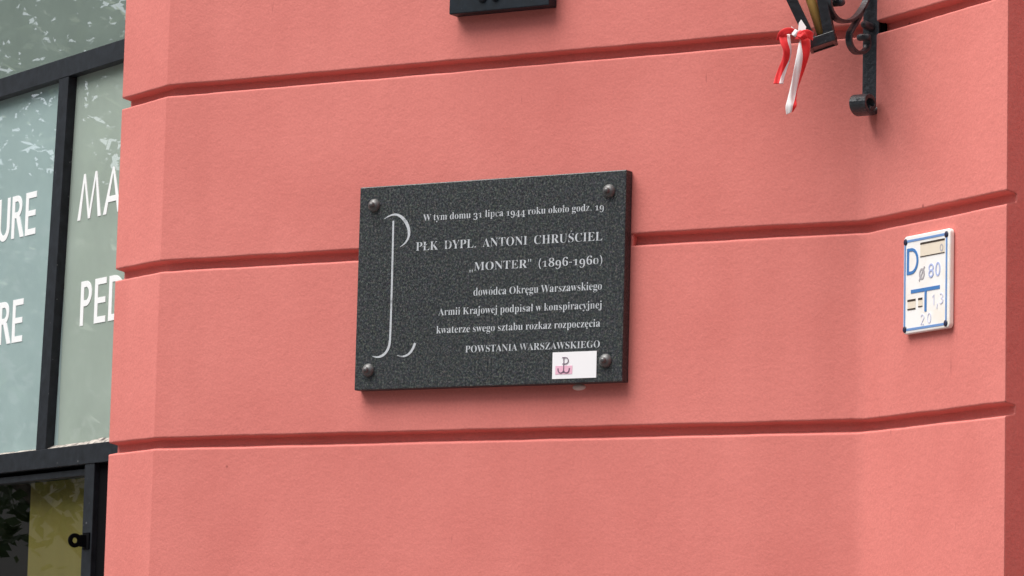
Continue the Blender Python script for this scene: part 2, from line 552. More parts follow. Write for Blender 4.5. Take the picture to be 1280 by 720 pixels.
# window frame of reference: local x runs along the glass (0 at the pier), y goes inward
W0 = P_LEFT_END + inward(A_WIN) * 0.12
window = tag(thing('window', None, None, (W0.x, W0.y, 0), A_WIN))
window.parent = building
sb_.build('far_pier', STUCCO, window, 0.004)
XL = -2.05
fr_ = MB()
fr_.box(XL, 0, 0, 0.06, 3.0335, 3.0785)                  # transom
fr_.box(XL, 0, 0.0, 0.06, 2.1575, 2.2005)                # lower rail
fr_.box(XL, 0, 0, 0.06, 3.95, 4.0)                       # head
fr_.box(-0.5965, -0.5480, 0.001, 0.06, 2.2005, 3.0335, 0, 0.0420)   # leaning mullion
fr_.box(-1.42, -1.37, 0.001, 0.06, 2.2005, 3.0335)
fr_.box(-1.90, -1.85, 0.001, 0.06, 2.2005, 3.0335)
fr_.box(-0.3525, -0.3060, 0.002, 0.052, 0.95, 2.1575)    # stile of the lower sash
fr_.box(-1.40, -1.355, 0.002, 0.052, 0.95, 2.1575)
fr_.box(XL, 0, 0.0, 0.06, 0.9, 0.95)                     # sill rail
fr_.box(-1.355, -0.3525, 0.012, 0.05, 2.1345, 2.1490)    # sash head, set back
fr_.box(-1.355, -0.3525, 0.012, 0.05, 0.96, 1.0)
frame = fr_.build('frame', FRAME, window, 0.0012)
rb = MB()
rb.box(-0.3055, -0.004, 0.014, 0.058, 0.955, 2.157)      # black strip standing in for deep shade in the gap beside the sash
rb.box(-1.354, -0.353, 0.036, 0.05, 2.150, 2.157)  # painted shade in the gap above the sash head
rb.build('gap_shade_strip', FITTING_SHADE_BLACK, window)
rnd = random.Random(3)
for x0, x1, w in ((-1.369, -0.6, 0.006), (-0.5478, -0.36, 0.008), (-0.359, -0.002, 0.0125)):
    bd = MB()
    for x in frange(x0, x1, 0.03)[:-1]:
        hgt = w * rnd.uniform(0.75, 1.15)
        bd.add([(x, 0.004, 2.2005), (x + 0.031, 0.004, 2.2005), (x + 0.031, 0.0225, 2.2005), (x, 0.0225, 2.2005),
                (x, 0.0215, 2.2005 + hgt), (x + 0.031, 0.0215, 2.2005 + hgt)],
               [(0, 1, 5, 4), (1, 2, 5), (0, 4, 3), (2, 3, 4, 5), (3, 2, 1, 0)])
    bd.build('putty_bead', SILL, window)
PY = 0.022
def pane(x0, x1, z0, z1, m_, y=PY):
    return MB().box(x0, x1, y, y + 0.006, z0, z1).build('pane', m_, window)
pane(XL, 0, 3.08, 3.95, FILM_TOP)
p_left = pane(-1.375, -0.53, 2.2, 3.04, FILM_LEFT)
p_right = pane(-0.529, 0, 2.2, 3.04, FILM_RIGHT)
pane(-1.855, -1.415, 2.2, 3.04, FILM_LEFT)
pane(XL, -1.895, 2.2, 3.04, FILM_LEFT)
pane(-1.36, -0.35, 0.99, 2.137, GLASS, 0.026)
pane(XL, -1.40, 0.95, 2.158, GLASS, 0.026)
# geometric sans-serif letters cut from white vinyl, cap height 1 (x, z)
T = 0.155
def lt_rect(x0, x1, z0, z1):
    return [(x0, z0), (x1, z0), (x1, z1), (x0, z1)]
def ring(cx, cz, rx, rz, a0, a1, t, n=18):
    return arc(cx, cz, rx, rz, a0, a1, n) + arc(cx, cz, rx - t, rz - t * 0.95, a1, a0, n)
LET = {
    'U': (0.64, [[(0, 1), (0, 0.34)] + arc(0.32, 0.32, 0.32, 0.335, 180, 360) + [(0.64, 1), (0.64 - T, 1)] + arc(0.32, 0.32, 0.32 - T, 0.19, 360, 180) + [(T, 1)]]),
    'R': (0.62, [lt_rect(0, T, 0, 1), ring(0.25, 0.735, 0.28, 0.265, -90, 90, 0.14) , lt_rect(T, 0.25, 0.86, 1), lt_rect(T, 0.25, 0.47, 0.61), [(0.24, 0.48), (0.42, 0.50), (0.66, 0), (0.47, 0)]]),
    'E': (0.56, [lt_rect(0, T, 0, 1), lt_rect(T, 0.56, 0.86, 1), lt_rect(T, 0.53, 0.44, 0.57), lt_rect(T, 0.56, 0, 0.14)]),
    'P': (0.56, [lt_rect(0, T, 0, 1), ring(0.25, 0.715, 0.29, 0.285, -90, 90, 0.14), lt_rect(T, 0.25, 0.86, 1), lt_rect(T, 0.25, 0.43, 0.57)]),
    'D': (0.74, [lt_rect(0, T, 0, 1), ring(0.24, 0.5, 0.50, 0.5, -90, 90, 0.145), lt_rect(T, 0.24, 0.86, 1), lt_rect(T, 0.24, 0, 0.14)]),
    'I': (T, [lt_rect(0, T, 0, 1)]),
    'C': (0.78, [ring(0.5, 0.5, 0.5, 0.52, 50, 310, 0.15)]),
    'N': (0.72, [lt_rect(0, T, 0, 1), lt_rect(0.72 - T, 0.72, 0, 1), [(T, 1), (0.0, 1), (0.72 - T, 0), (0.72, 0)]]),
    'A': (0.86, [[(0, 0), (0.16, 0), (0.48, 1.04), (0.40, 1.04)], [(0.70, 0), (0.86, 0), (0.48, 1.04), (0.40, 1.04)], lt_rect(0.22, 0.64, 0.26, 0.39)]),
    'M': (1.16, [[(0, 0), (0.15, 0), (0.335, 1.04), (0.255, 1.04)], [(1.01, 0), (1.16, 0), (0.905, 1.04), (0.825, 1.04)],
                 [(0.255, 1.04), (0.335, 1.04), (0.63, 0.0), (0.53, 0.0)], [(0.825, 1.04), (0.905, 1.04), (0.63, 0.0), (0.53, 0.0)]]),
}
def vinyl(word, x, z, h, parent, right=False, gap=0.105):
    w = sum(LET[c_][0] for c_ in word) + gap * (len(word) - 1)
    if right:
        x -= w * h
    b = MB()
    for i, c_ in enumerate(word):
        adv, polys = LET[c_]
        for k, p in enumerate(polys):
            e = 0.00009 * k
            b.prism([(x + a * h, z + q * h) for a, q in p], -0.0009 - e, -0.0003)
        x += (adv + gap) * h
    ob = b.build('lettering', VINYL, parent)
    ob.location = (0, PY, 0)
    return ob
vinyl('MANICURE', -0.6865, 2.699, 0.0985, p_left, True)
vinyl('PEDICURE', -0.7325, 2.457, 0.0985, p_left, True)
vinyl('MANICURE', -0.4755, 2.705, 0.0985, p_right)
vinyl('PEDICURE', -0.4430, 2.4675, 0.0985, p_right, gap=0.13)
# latch eye on the sash stile: a plate standing out from the stile, with a round hole
lb = MB()
def eye(cy, cz, ro, ri, x0, x1, n=20):
    v = []
    for x in (x0, x1):
        for rr in (ro, ri):
            for k in range(n):
                a = 2 * math.pi * k / n
                v.append((x, cy + rr * math.cos(a), cz + rr * math.sin(a)))
    f = []
    for k in range(n):
        j = (k + 1) % n
        f += [(k, j, n + j, n + k), (2 * n + k, 3 * n + k, 3 * n + j, 2 * n + j), (k, 2 * n + k, 2 * n + j, j), (n + k, n + j, 3 * n + j, 3 * n + k)]
    lb.add(v, f)
eye(-0.027, 1.990, 0.0155, 0.0062, -0.331, -0.325)
lb.box(-0.3312, -0.3248, -0.015, 0.003, 1.977, 2.003)
lb.box(-0.343, -0.313, -0.0015, 0.004, 1.972, 2.008)
lb.build('latch_eye', FITTING_SHADE_BLACK, window, 0.001)
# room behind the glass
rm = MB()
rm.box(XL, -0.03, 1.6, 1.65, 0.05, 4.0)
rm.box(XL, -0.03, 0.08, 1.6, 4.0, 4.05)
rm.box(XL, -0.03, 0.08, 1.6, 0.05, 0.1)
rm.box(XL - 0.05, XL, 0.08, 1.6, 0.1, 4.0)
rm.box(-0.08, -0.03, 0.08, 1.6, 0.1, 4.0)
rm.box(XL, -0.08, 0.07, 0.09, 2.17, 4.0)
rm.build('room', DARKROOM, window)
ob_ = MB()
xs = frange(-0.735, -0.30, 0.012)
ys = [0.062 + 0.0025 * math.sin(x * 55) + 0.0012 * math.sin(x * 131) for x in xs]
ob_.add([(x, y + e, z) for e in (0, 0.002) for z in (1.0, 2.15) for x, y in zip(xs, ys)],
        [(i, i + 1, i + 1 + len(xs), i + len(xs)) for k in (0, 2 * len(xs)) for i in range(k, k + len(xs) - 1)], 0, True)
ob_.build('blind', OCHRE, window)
pl = MB().box(XL, 0, 0.01, 0.3, 0, 0.9)
pl.build('window_plinth', STUCCO, window)

# ---------------------------------------------------------------- plaque
plaque = thing('memorial_plaque', 'dark speckled granite memorial plaque with white Polish inscription bolted to the pink wall', 'plaque', (0, 0, 2.2564))
bb = MB()
bb.box(-0.3002, 0.2955, -0.024, 0.0, 0, 0.4, 0)
slab = bb.build('slab', [GRANITE, GRANITE_EDGE], plaque, 0.0018, 2)
for p in slab.data.polygons:
    if abs(p.normal.x) > 0.9 or p.normal.z < -0.9:
        p.material_index = 1
FY = -0.024
GLYPHS={
'"':(274,'180,306,167,480,230,480,217,306 57,306,44,480,108,480,94,306'),
'(':(201,'126,-106,81,-43,51,28,33,104,27,184,33,265,51,342,81,415,126,480,181,480,140,413,110,340,93,264,87,185,93,108,110,32,140,-40,181,-106'),
')':(201,'21,-106,62,-40,91,32,109,108,115,185,109,264,91,340,61,413,20,480,76,480,120,415,151,342,169,265,175,184,169,104,151,28,120,-43,76,-106'),
'-':(216,'27,154,27,206,189,206,189,154'),
'.':(180,'89,-9,74,-7,60,1,51,15,48,36,51,57,60,71,74,79,89,81,106,79,119,71,129,57,132,36,129,15,119,1,106,-7'),
'0':(375,'188,-7,159,-5,133,1,110,11,91,24,60,61,39,111,27,171,23,241,27,311,39,371,60,420,91,456,110,469,133,479,159,484,189,486,242,479,283,456,314,420,336,370,348,310,353,240,348,171,336,110,314,61,283,24,263,11,241,1,216,-5 188,37,205,40,219,50,230,67,237,91,246,155,248,240,246,326,237,390,230,413,219,429,206,439,189,443,171,439,157,429,147,413,139,390,130,326,127,240,130,155,139,91,147,67,157,50,171,40'),
'1':(375,'65,0,65,36,120,36,135,38,146,45,152,58,154,79,154,416,108,365,87,351,67,346,52,349,40,359,31,375,28,396,74,412,101,426,132,447,179,482,254,482,254,79,256,61,261,47,271,38,288,36,342,36,342,0'),
'3':(375,'163,-7,117,-4,81,5,53,18,34,35,23,54,19,74,23,96,36,113,54,123,76,126,82,89,99,62,125,46,158,40,180,42,200,49,216,61,230,79,238,105,241,139,234,174,214,202,181,221,137,227,95,227,95,269,140,269,178,275,204,296,220,327,225,367,221,400,211,424,193,440,169,445,148,442,133,430,122,413,116,391,112,341,75,345,47,356,30,374,24,401,27,418,34,434,45,448,62,461,108,480,173,486,237,479,286,458,304,442,317,423,325,401,328,377,320,335,298,301,265,275,225,256,252,249,279,238,305,222,326,201,340,173,344,138,341,101,329,70,312,44,288,25,261,10,230,1,197,-5'),
'4':(375,'121,0,121,36,140,36,161,38,179,44,191,58,195,84,195,125,9,125,9,166,200,480,293,480,293,169,363,169,363,125,293,125,293,84,297,58,309,44,327,38,348,36,357,36,357,0 56,169,195,169,195,287,196,351,200,416,189,394,174,366,158,338,146,319'),
'6':(375,'197,-7,150,-1,110,18,76,49,51,93,35,151,30,222,33,275,42,325,57,370,77,409,104,441,137,466,176,481,222,486,261,484,291,476,313,464,329,449,338,431,340,412,336,393,322,376,298,364,260,360,256,400,251,419,243,434,232,443,216,447,197,444,180,435,165,421,152,401,134,345,125,269,161,286,186,292,218,294,247,292,273,285,295,274,315,258,331,237,343,214,350,186,352,155,349,121,342,90,330,62,313,38,291,19,264,5,233,-4 199,38,222,44,239,64,251,98,254,148,250,196,238,228,219,247,193,253,174,251,154,243,137,232,125,221,131,138,147,81,158,62,170,48,184,40'),
'8':(375,'183,-7,132,-2,91,11,60,31,38,57,24,88,20,122,27,162,47,193,79,219,119,242,83,267,57,296,41,327,36,364,39,395,50,423,70,449,99,469,140,482,191,486,225,484,254,478,278,468,298,453,314,435,326,415,332,393,334,369,328,333,310,305,281,282,244,260,296,230,330,200,349,166,355,127,352,97,344,71,330,48,310,28,285,13,256,2,222,-5 203,283,224,298,239,317,247,340,250,370,248,389,243,407,234,423,222,436,206,444,187,447,163,442,145,426,134,402,130,372,135,341,149,318,172,300 187,32,218,37,241,55,257,82,262,116,256,146,239,170,208,192,164,216,143,199,126,178,115,152,111,120,116,84,132,56,156,38'),
'9':(375,'152,-7,116,-4,88,4,67,17,53,33,45,51,42,69,44,83,50,94,61,102,75,108,87,80,103,56,126,41,156,36,194,48,223,84,242,145,250,230,234,212,212,198,186,188,155,185,128,187,103,194,80,205,60,220,44,240,33,264,26,292,24,324,28,369,42,409,64,441,95,466,133,481,177,486,223,480,264,463,298,433,323,390,340,332,345,261,343,207,334,157,321,111,300,72,274,39,241,14,200,-2 184,233,206,236,224,246,239,260,250,278,245,352,231,403,221,420,209,432,196,439,181,441,156,434,137,413,125,377,121,328,125,286,137,257,156,239'),
'A':(437,'-9,0,-9,18,9,21,24,30,36,47,49,74,206,466,224,465,384,87,411,34,425,22,443,18,443,0,229,0,229,18,253,20,270,25,280,34,283,46,273,81,252,132,103,132,79,70,76,59,74,48,78,35,87,26,102,20,124,18,128,18,128,0 114,160,242,160,177,319'),
'C':(468,'256,-11,193,-3,137,20,91,56,56,104,34,162,26,228,34,294,56,351,92,399,139,435,195,458,259,465,309,459,367,440,388,435,408,443,419,465,436,465,436,308,420,308,392,364,356,407,335,423,313,434,290,441,265,443,212,430,174,389,151,321,144,226,152,138,177,74,219,36,278,24,318,29,358,45,395,71,428,106,447,89,409,45,365,14,314,-4'),
'D':(496,'20,0,20,18,47,21,63,30,71,46,74,74,74,374,71,407,61,426,43,435,15,438,15,455,222,455,278,452,328,441,370,422,405,396,433,364,452,325,464,279,468,228,453,128,408,57,333,14,228,0 222,24,253,27,279,37,302,53,319,75,333,104,343,139,349,181,351,229,343,318,319,382,279,420,223,433,202,431,190,423,184,409,182,385,182,72,184,48,190,34,202,27'),
'E':(442,'14,0,14,17,44,20,62,30,72,48,75,78,75,369,72,405,62,426,44,435,16,438,16,455,399,455,399,320,384,320,378,349,369,373,356,392,340,406,295,424,232,430,200,428,191,424,186,417,183,388,183,246,193,246,232,252,259,269,277,300,288,345,304,345,304,118,287,118,282,154,273,181,259,201,241,213,216,220,185,222,183,222,183,67,185,47,192,35,206,29,230,28,276,30,313,39,345,53,371,75,393,105,411,143,430,143,402,0'),
'G':(508,'268,-10,200,-3,141,20,93,55,57,103,35,161,28,229,35,295,57,352,93,399,139,435,195,458,257,465,311,459,369,441,388,436,398,438,406,443,419,465,437,465,437,308,420,308,403,346,382,379,357,406,329,426,299,439,267,443,214,430,176,389,153,322,146,228,148,178,154,135,165,98,180,68,199,44,221,26,246,16,275,13,308,16,328,27,339,45,342,71,342,128,339,154,329,170,309,179,275,182,275,198,500,198,500,182,473,179,457,171,449,155,446,128,446,29,402,12,357,0,313,-8'),
'H':(523,'15,0,15,18,45,22,62,32,72,50,74,81,74,379,71,406,62,424,44,434,16,438,16,455,242,455,242,438,204,432,193,425,187,415,183,400,182,379,182,250,342,250,342,379,338,415,331,425,320,432,282,438,282,455,507,455,507,438,478,434,461,424,452,407,449,379,449,81,452,52,461,33,478,22,507,18,507,0,282,0,282,18,311,21,329,31,339,49,342,81,342,221,182,221,182,81,185,50,194,32,212,22,242,18,242,0'),
'I':(261,'13,0,13,18,42,23,61,32,72,49,75,75,75,387,72,412,63,428,45,435,13,438,13,455,244,455,244,438,214,435,196,428,186,412,183,387,183,77,184,59,187,44,194,34,206,26,246,18,246,0'),
'K':(510,'16,0,16,18,45,22,63,32,72,50,75,81,75,379,72,406,63,424,45,434,17,438,17,455,242,455,242,438,205,432,194,425,187,415,184,400,183,379,183,234,321,373,342,398,349,418,345,427,334,433,316,437,291,438,291,455,486,455,486,438,477,438,447,434,415,419,381,395,344,361,271,285,463,46,487,25,501,20,519,18,519,0,281,0,281,18,306,18,322,21,331,27,334,34,329,47,316,66,200,214,183,198,183,81,186,50,195,32,213,22,242,18,242,0'),
'L':(426,'15,0,15,18,45,22,62,32,72,50,74,81,74,379,71,407,62,425,44,434,16,438,16,455,250,455,250,438,226,437,208,434,196,427,188,416,183,401,182,379,182,83,185,47,191,37,200,31,234,28,278,31,315,40,345,56,370,80,391,112,409,154,427,154,402,0'),
'M':(634,'14,0,14,18,43,22,62,32,72,50,75,79,75,382,74,402,70,416,64,426,53,432,15,438,15,455,185,455,317,142,449,455,617,455,617,438,590,433,572,423,563,405,560,378,560,85,561,61,565,43,571,31,582,23,596,19,616,18,616,0,396,0,396,18,432,25,443,32,450,44,454,61,455,83,455,399,288,0,270,0,105,389,105,80,109,48,120,30,139,21,169,18,169,0'),
'N':(494,'403,-11,107,350,107,79,110,49,118,31,136,22,167,18,167,0,18,0,18,18,39,19,54,23,65,30,71,41,75,57,76,79,76,388,36,433,18,438,18,455,156,455,391,169,391,377,390,399,386,414,379,425,369,432,331,438,331,455,480,455,480,438,450,434,433,425,425,407,422,377,422,-11'),
'O':(525,'261,-11,213,-6,169,7,129,29,94,58,66,93,45,134,32,179,28,228,32,276,45,321,66,362,95,397,130,426,170,448,216,462,265,466,313,462,357,448,397,427,431,399,459,364,480,323,494,277,498,228,494,179,480,134,459,93,430,58,395,29,355,7,310,-6 265,12,315,26,351,66,372,133,379,228,377,278,371,321,361,358,348,388,330,412,310,430,286,440,260,443,210,430,174,389,152,322,145,228,147,178,153,135,163,98,177,67,195,43,215,26,238,16'),
'P':(418,'15,0,15,18,45,22,62,32,72,50,74,81,74,379,71,406,62,424,44,434,16,438,16,455,214,455,287,452,336,440,366,422,390,398,404,367,409,332,406,305,398,280,385,259,367,240,343,225,314,214,281,208,242,206,182,206,182,81,185,50,194,32,212,22,242,18,242,0 182,230,202,230,244,235,272,252,287,283,292,329,288,375,275,406,252,425,216,431,199,429,189,424,184,414,182,398'),
'R':(473,'15,0,15,18,45,22,62,32,72,50,74,81,74,379,71,406,62,424,44,434,16,438,16,455,217,455,264,453,305,448,339,439,367,426,389,409,405,388,414,363,417,334,411,296,392,265,360,241,315,224,432,50,452,26,463,19,478,18,480,18,480,0,338,0,202,212,182,212,182,81,185,50,194,32,212,22,242,18,242,0 182,234,204,234,249,240,280,258,298,290,304,336,299,378,284,407,259,425,224,431,202,429,190,422,184,409,182,386'),
'S':(390,'43,-11,43,158,62,158,83,94,112,50,129,34,149,24,172,17,197,15,231,20,257,36,273,60,279,89,275,110,265,129,248,146,225,160,162,191,112,221,77,252,57,289,50,332,54,370,67,403,88,429,115,449,148,462,185,466,229,461,282,448,292,446,300,445,313,450,320,466,339,466,339,319,322,319,310,354,294,385,272,410,248,429,222,441,194,445,163,440,140,426,125,406,120,380,124,356,137,336,159,319,189,303,253,273,290,253,317,233,337,211,350,188,357,162,359,133,354,93,339,58,314,29,281,8,240,-6,192,-10,158,-8,126,1,98,9,85,12,75,11,69,7,61,-11'),
'T':(423,'92,0,92,18,123,21,142,31,152,50,156,81,156,433,149,433,102,426,65,403,41,367,29,318,11,318,11,455,410,455,410,317,394,317,381,368,357,404,319,426,269,433,263,433,263,81,267,49,276,30,296,21,328,18,328,0'),
'U':(492,'248,-13,205,-10,168,-2,138,10,114,28,96,52,83,81,76,115,73,155,73,379,70,406,61,424,43,434,15,438,15,455,240,455,240,438,202,432,192,425,185,415,181,379,181,140,186,88,203,51,216,39,232,29,252,24,275,22,326,31,363,56,385,99,392,159,392,378,389,406,379,423,360,433,328,438,328,455,474,455,474,438,448,432,433,421,425,404,422,378,422,181,420,133,412,92,398,58,380,32,356,13,326,-2,290,-10'),
'W':(611,'171,-11,32,393,24,413,15,427,3,435,-15,438,-15,455,181,455,181,438,162,437,150,432,143,423,140,410,148,373,223,153,301,353,286,399,278,418,267,430,252,435,229,438,229,455,439,455,439,438,419,437,404,432,396,423,393,412,399,386,474,166,541,369,549,406,546,421,538,430,524,436,503,438,503,455,624,455,624,438,607,432,594,421,584,404,575,379,446,-11,428,-11,316,309,190,-11'),
'Y':(426,'101,0,101,18,131,22,148,32,157,50,160,81,160,179,46,387,29,414,14,429,1,435,-13,438,-13,455,207,455,207,438,195,438,179,436,167,432,158,425,156,416,164,392,248,226,333,366,345,389,349,408,345,421,336,430,320,436,298,438,295,438,295,455,439,455,439,438,423,434,409,424,383,392,268,204,268,81,271,50,280,32,298,22,328,18,328,0'),
'Z':(442,'20,0,20,11,276,430,214,430,174,427,141,420,115,407,94,386,76,356,61,316,44,316,57,455,406,455,406,443,153,29,239,29,272,31,302,37,327,47,349,61,368,80,384,103,397,131,407,164,424,164,407,0'),
'a':(344,'254,-10,232,-7,216,1,205,15,200,35,176,16,151,2,124,-6,95,-9,64,-4,40,11,25,34,20,63,23,84,31,104,45,121,64,136,119,164,199,190,199,241,196,266,187,282,171,292,148,296,129,294,115,290,107,283,104,274,114,256,121,243,123,231,120,215,110,202,95,193,77,191,59,194,45,203,36,218,33,236,37,259,49,278,69,295,95,308,126,316,162,318,195,317,223,312,246,304,263,292,276,277,285,259,291,236,293,210,293,62,295,40,298,36,304,34,320,42,329,28,312,11,294,-1,275,-8 151,34,162,35,174,41,187,50,199,63,199,169,164,157,138,139,123,114,118,84,120,62,126,46,137,37'),
'b':(361,'43,-11,43,388,41,414,37,428,26,436,8,439,8,455,138,455,138,279,156,296,175,308,197,316,221,318,254,313,284,299,308,276,326,245,338,208,342,166,337,118,323,75,300,40,270,13,233,-4,192,-10,170,-8,148,-1,126,11,105,28,53,-11 183,14,199,16,213,23,224,34,232,49,242,95,245,160,242,213,231,251,212,273,184,280,169,277,155,270,144,257,138,242,138,68,141,45,149,28,163,17'),
'c':(293,'156,-10,119,-5,87,11,59,35,38,68,24,106,20,150,25,196,40,237,64,271,96,297,133,313,175,319,218,314,250,298,271,274,277,245,275,228,266,215,253,207,236,204,219,207,206,216,199,230,196,250,197,261,197,271,196,282,190,290,182,295,169,297,144,290,126,269,116,235,112,187,118,123,137,76,151,60,166,48,184,41,204,38,239,47,271,72,285,60,258,30,227,8,193,-6'),
'd':(370,'140,-10,107,-5,78,10,53,35,35,66,23,104,20,147,24,196,36,237,55,272,81,297,112,313,146,318,168,316,189,309,207,297,223,280,223,401,220,419,212,430,198,437,176,439,176,455,319,455,319,75,320,54,325,41,335,32,353,28,353,11,294,6,223,-10,223,39,207,18,188,2,166,-7 171,28,187,31,202,41,215,57,223,76,223,242,217,257,206,270,191,278,174,281,159,279,147,273,138,263,130,250,121,210,118,153,120,98,130,58,146,36'),
'e':(301,'154,-10,117,-5,85,10,58,35,37,68,24,109,20,157,24,201,38,240,59,273,87,298,120,313,157,318,185,316,209,309,230,297,249,280,264,259,274,234,281,206,283,173,283,166,117,166,123,112,138,73,164,50,200,42,219,45,237,53,254,67,270,86,285,72,258,36,228,11,193,-5 116,192,202,192,202,215,199,252,193,277,181,292,161,297,142,291,127,273,119,244,116,204'),
'g':(327,'146,-140,89,-136,48,-122,22,-100,14,-74,17,-59,28,-46,45,-35,68,-26,49,-14,35,-1,26,14,24,30,28,54,42,74,67,92,102,110,67,128,42,150,27,179,22,212,27,242,40,268,60,289,88,305,120,315,157,318,196,315,233,304,317,304,317,268,268,268,286,237,292,204,288,176,276,151,258,131,234,116,205,106,172,103,157,103,142,104,126,102,112,94,104,84,101,71,103,61,111,55,123,50,141,49,175,49,223,47,259,40,285,29,303,13,312,-9,316,-37,313,-60,305,-80,291,-98,272,-113,219,-134 157,124,178,130,190,146,197,173,200,211,197,249,190,276,178,292,157,297,137,292,124,276,117,249,114,211,117,173,124,146,137,130 160,-116,205,-113,238,-104,257,-88,263,-66,260,-51,249,-41,231,-36,205,-34,97,-34,79,-52,73,-72,79,-89,95,-103,122,-113'),
'i':(198,'101,362,81,366,65,376,54,393,50,412,54,432,65,449,81,460,101,463,120,460,137,449,148,432,151,412,147,393,136,376,120,366 18,0,18,16,35,19,45,26,51,37,52,56,52,252,51,272,47,285,37,291,20,294,21,310,148,310,148,56,150,38,154,26,164,19,180,16,180,0'),
'j':(210,'106,363,86,367,70,378,59,394,56,414,59,434,70,450,87,461,106,465,126,461,142,450,153,434,157,414,153,394,142,378,126,367 36,-140,11,-138,-11,-131,-29,-120,-44,-105,-53,-88,-56,-70,-53,-53,-45,-40,-32,-32,-15,-29,2,-31,15,-39,23,-51,26,-66,24,-76,19,-87,11,-103,16,-113,31,-117,49,-113,58,-100,62,-80,64,-54,64,250,62,271,56,284,43,291,22,294,22,310,159,310,159,-22,157,-49,151,-73,141,-94,127,-110,109,-124,88,-133,63,-139'),
'k':(359,'18,0,18,16,35,19,45,26,51,38,52,56,52,398,51,417,47,430,38,436,20,439,21,455,148,455,148,169,227,248,240,264,244,278,235,290,209,294,206,294,206,310,345,310,345,294,308,284,275,260,222,209,346,34,360,21,376,16,376,0,211,0,211,16,217,16,234,20,239,32,232,49,162,147,148,134,148,56,149,38,154,26,164,19,180,16,180,0'),
'l':(199,'18,0,18,16,35,19,45,26,51,37,52,56,52,398,51,417,47,429,38,436,20,439,20,455,148,455,148,56,150,38,154,26,164,19,180,16,180,0'),
'm':(554,'18,0,18,16,35,19,45,26,51,37,52,56,52,253,51,271,46,284,36,291,19,294,19,310,146,310,146,265,166,288,188,305,212,315,237,318,268,315,292,304,310,286,320,261,341,286,364,304,390,315,418,318,455,312,482,292,498,258,504,212,504,56,505,38,510,26,520,19,536,16,536,0,377,0,377,16,393,19,403,26,408,38,410,56,410,217,408,241,404,258,394,268,377,271,349,263,324,237,324,56,326,38,331,26,340,19,356,16,356,0,200,0,200,16,215,19,225,26,230,38,232,56,232,217,230,241,226,258,216,268,200,271,170,262,146,235,146,56,148,38,152,26,162,19,177,16,177,0'),
'n':(381,'18,0,18,16,35,19,45,26,51,37,52,56,52,253,51,271,46,284,36,291,19,294,19,310,148,310,148,267,168,290,190,306,215,315,243,318,281,312,309,292,325,258,330,212,330,56,332,38,337,26,347,19,363,16,363,0,202,0,202,16,207,16,219,19,228,26,233,38,235,56,235,217,234,241,229,258,219,268,203,271,173,262,148,235,148,56,149,38,154,26,164,19,180,16,180,0'),
'o':(336,'169,-10,127,-5,90,11,60,37,38,70,24,110,19,154,24,199,38,239,60,272,90,297,127,313,168,318,209,313,245,298,275,273,298,240,312,200,317,154,312,108,298,68,275,36,246,11,210,-5 169,11,193,18,209,39,214,56,217,81,220,154,217,227,208,271,192,292,169,299,144,292,128,271,120,227,117,154,120,82,123,56,128,39,144,18'),
'p':(371,'18,-139,18,-124,31,-122,40,-117,47,-110,50,-101,52,-64,52,243,51,269,46,283,37,291,20,295,20,310,143,310,143,263,160,287,180,305,204,315,230,319,264,314,293,298,317,274,335,241,346,203,350,160,346,113,334,72,316,38,291,12,261,-5,227,-10,204,-7,183,0,164,14,148,32,148,-58,152,-99,158,-110,167,-118,197,-123,197,-139 195,28,222,36,239,59,249,99,252,154,250,208,241,248,234,261,225,270,213,276,199,278,184,275,171,267,159,254,148,235,148,68,157,51,167,38,180,31'),
'r':(287,'18,0,18,16,35,19,45,26,51,37,52,56,52,252,51,273,46,285,37,291,20,294,21,310,146,310,146,252,165,280,187,301,210,314,233,318,258,315,275,304,286,287,290,266,287,248,278,234,265,225,248,222,233,224,222,231,207,250,199,257,189,260,175,255,162,241,152,220,149,192,149,56,152,37,159,25,173,19,197,16,197,0'),
's':(288,'151,-10,122,-6,87,6,73,9,60,4,51,-9,36,-9,36,105,53,105,66,68,87,39,112,21,140,15,162,18,179,26,189,40,192,58,183,84,156,105,107,130,76,148,54,169,41,193,37,220,44,259,65,291,98,312,141,319,166,316,199,308,206,306,213,305,223,308,230,319,244,319,244,222,228,222,215,254,196,277,174,291,149,296,130,294,116,286,108,274,105,259,107,244,115,232,128,222,146,212,191,189,221,171,241,151,253,127,257,95,250,51,228,18,194,-3'),
't':(228,'124,-9,89,-4,66,10,53,36,48,71,48,279,20,279,20,300,88,369,112,398,129,424,144,424,144,310,208,310,208,279,144,279,144,82,146,64,149,51,157,43,168,40,189,49,206,74,222,66,205,33,182,9,155,-5'),
'u':(375,'131,-10,91,-3,65,17,51,51,46,97,46,248,44,268,39,282,29,291,11,294,11,310,142,310,142,74,144,58,151,46,162,38,177,36,205,43,228,66,228,248,226,269,221,283,209,291,189,294,189,310,324,310,324,70,326,51,331,39,342,33,360,30,360,13,300,7,228,-10,228,40,209,19,186,3,160,-7'),
'w':(435,'122,-10,17,265,6,284,-1,290,-11,294,-11,310,138,310,138,294,120,289,116,284,114,276,116,266,120,252,167,127,211,235,201,266,190,288,181,293,168,295,168,310,323,310,323,294,302,288,296,276,296,269,298,262,336,141,382,256,387,275,385,283,380,289,356,295,356,310,445,310,445,295,433,292,425,284,412,258,304,-10,289,-10,223,197,140,-10'),
'y':(300,'52,-140,29,-137,10,-125,-2,-107,-7,-84,-4,-67,5,-53,18,-43,36,-40,51,-42,64,-49,72,-61,74,-76,74,-81,74,-87,77,-96,86,-99,99,-92,114,-74,129,-44,140,-5,36,250,24,275,15,287,8,292,-3,294,-5,294,-5,310,162,310,162,294,136,290,130,284,128,275,130,267,133,256,185,119,230,241,236,260,238,274,236,284,229,290,203,294,203,310,300,310,300,294,287,290,277,281,259,242,162,-24,145,-65,129,-96,113,-117,95,-131,76,-138'),
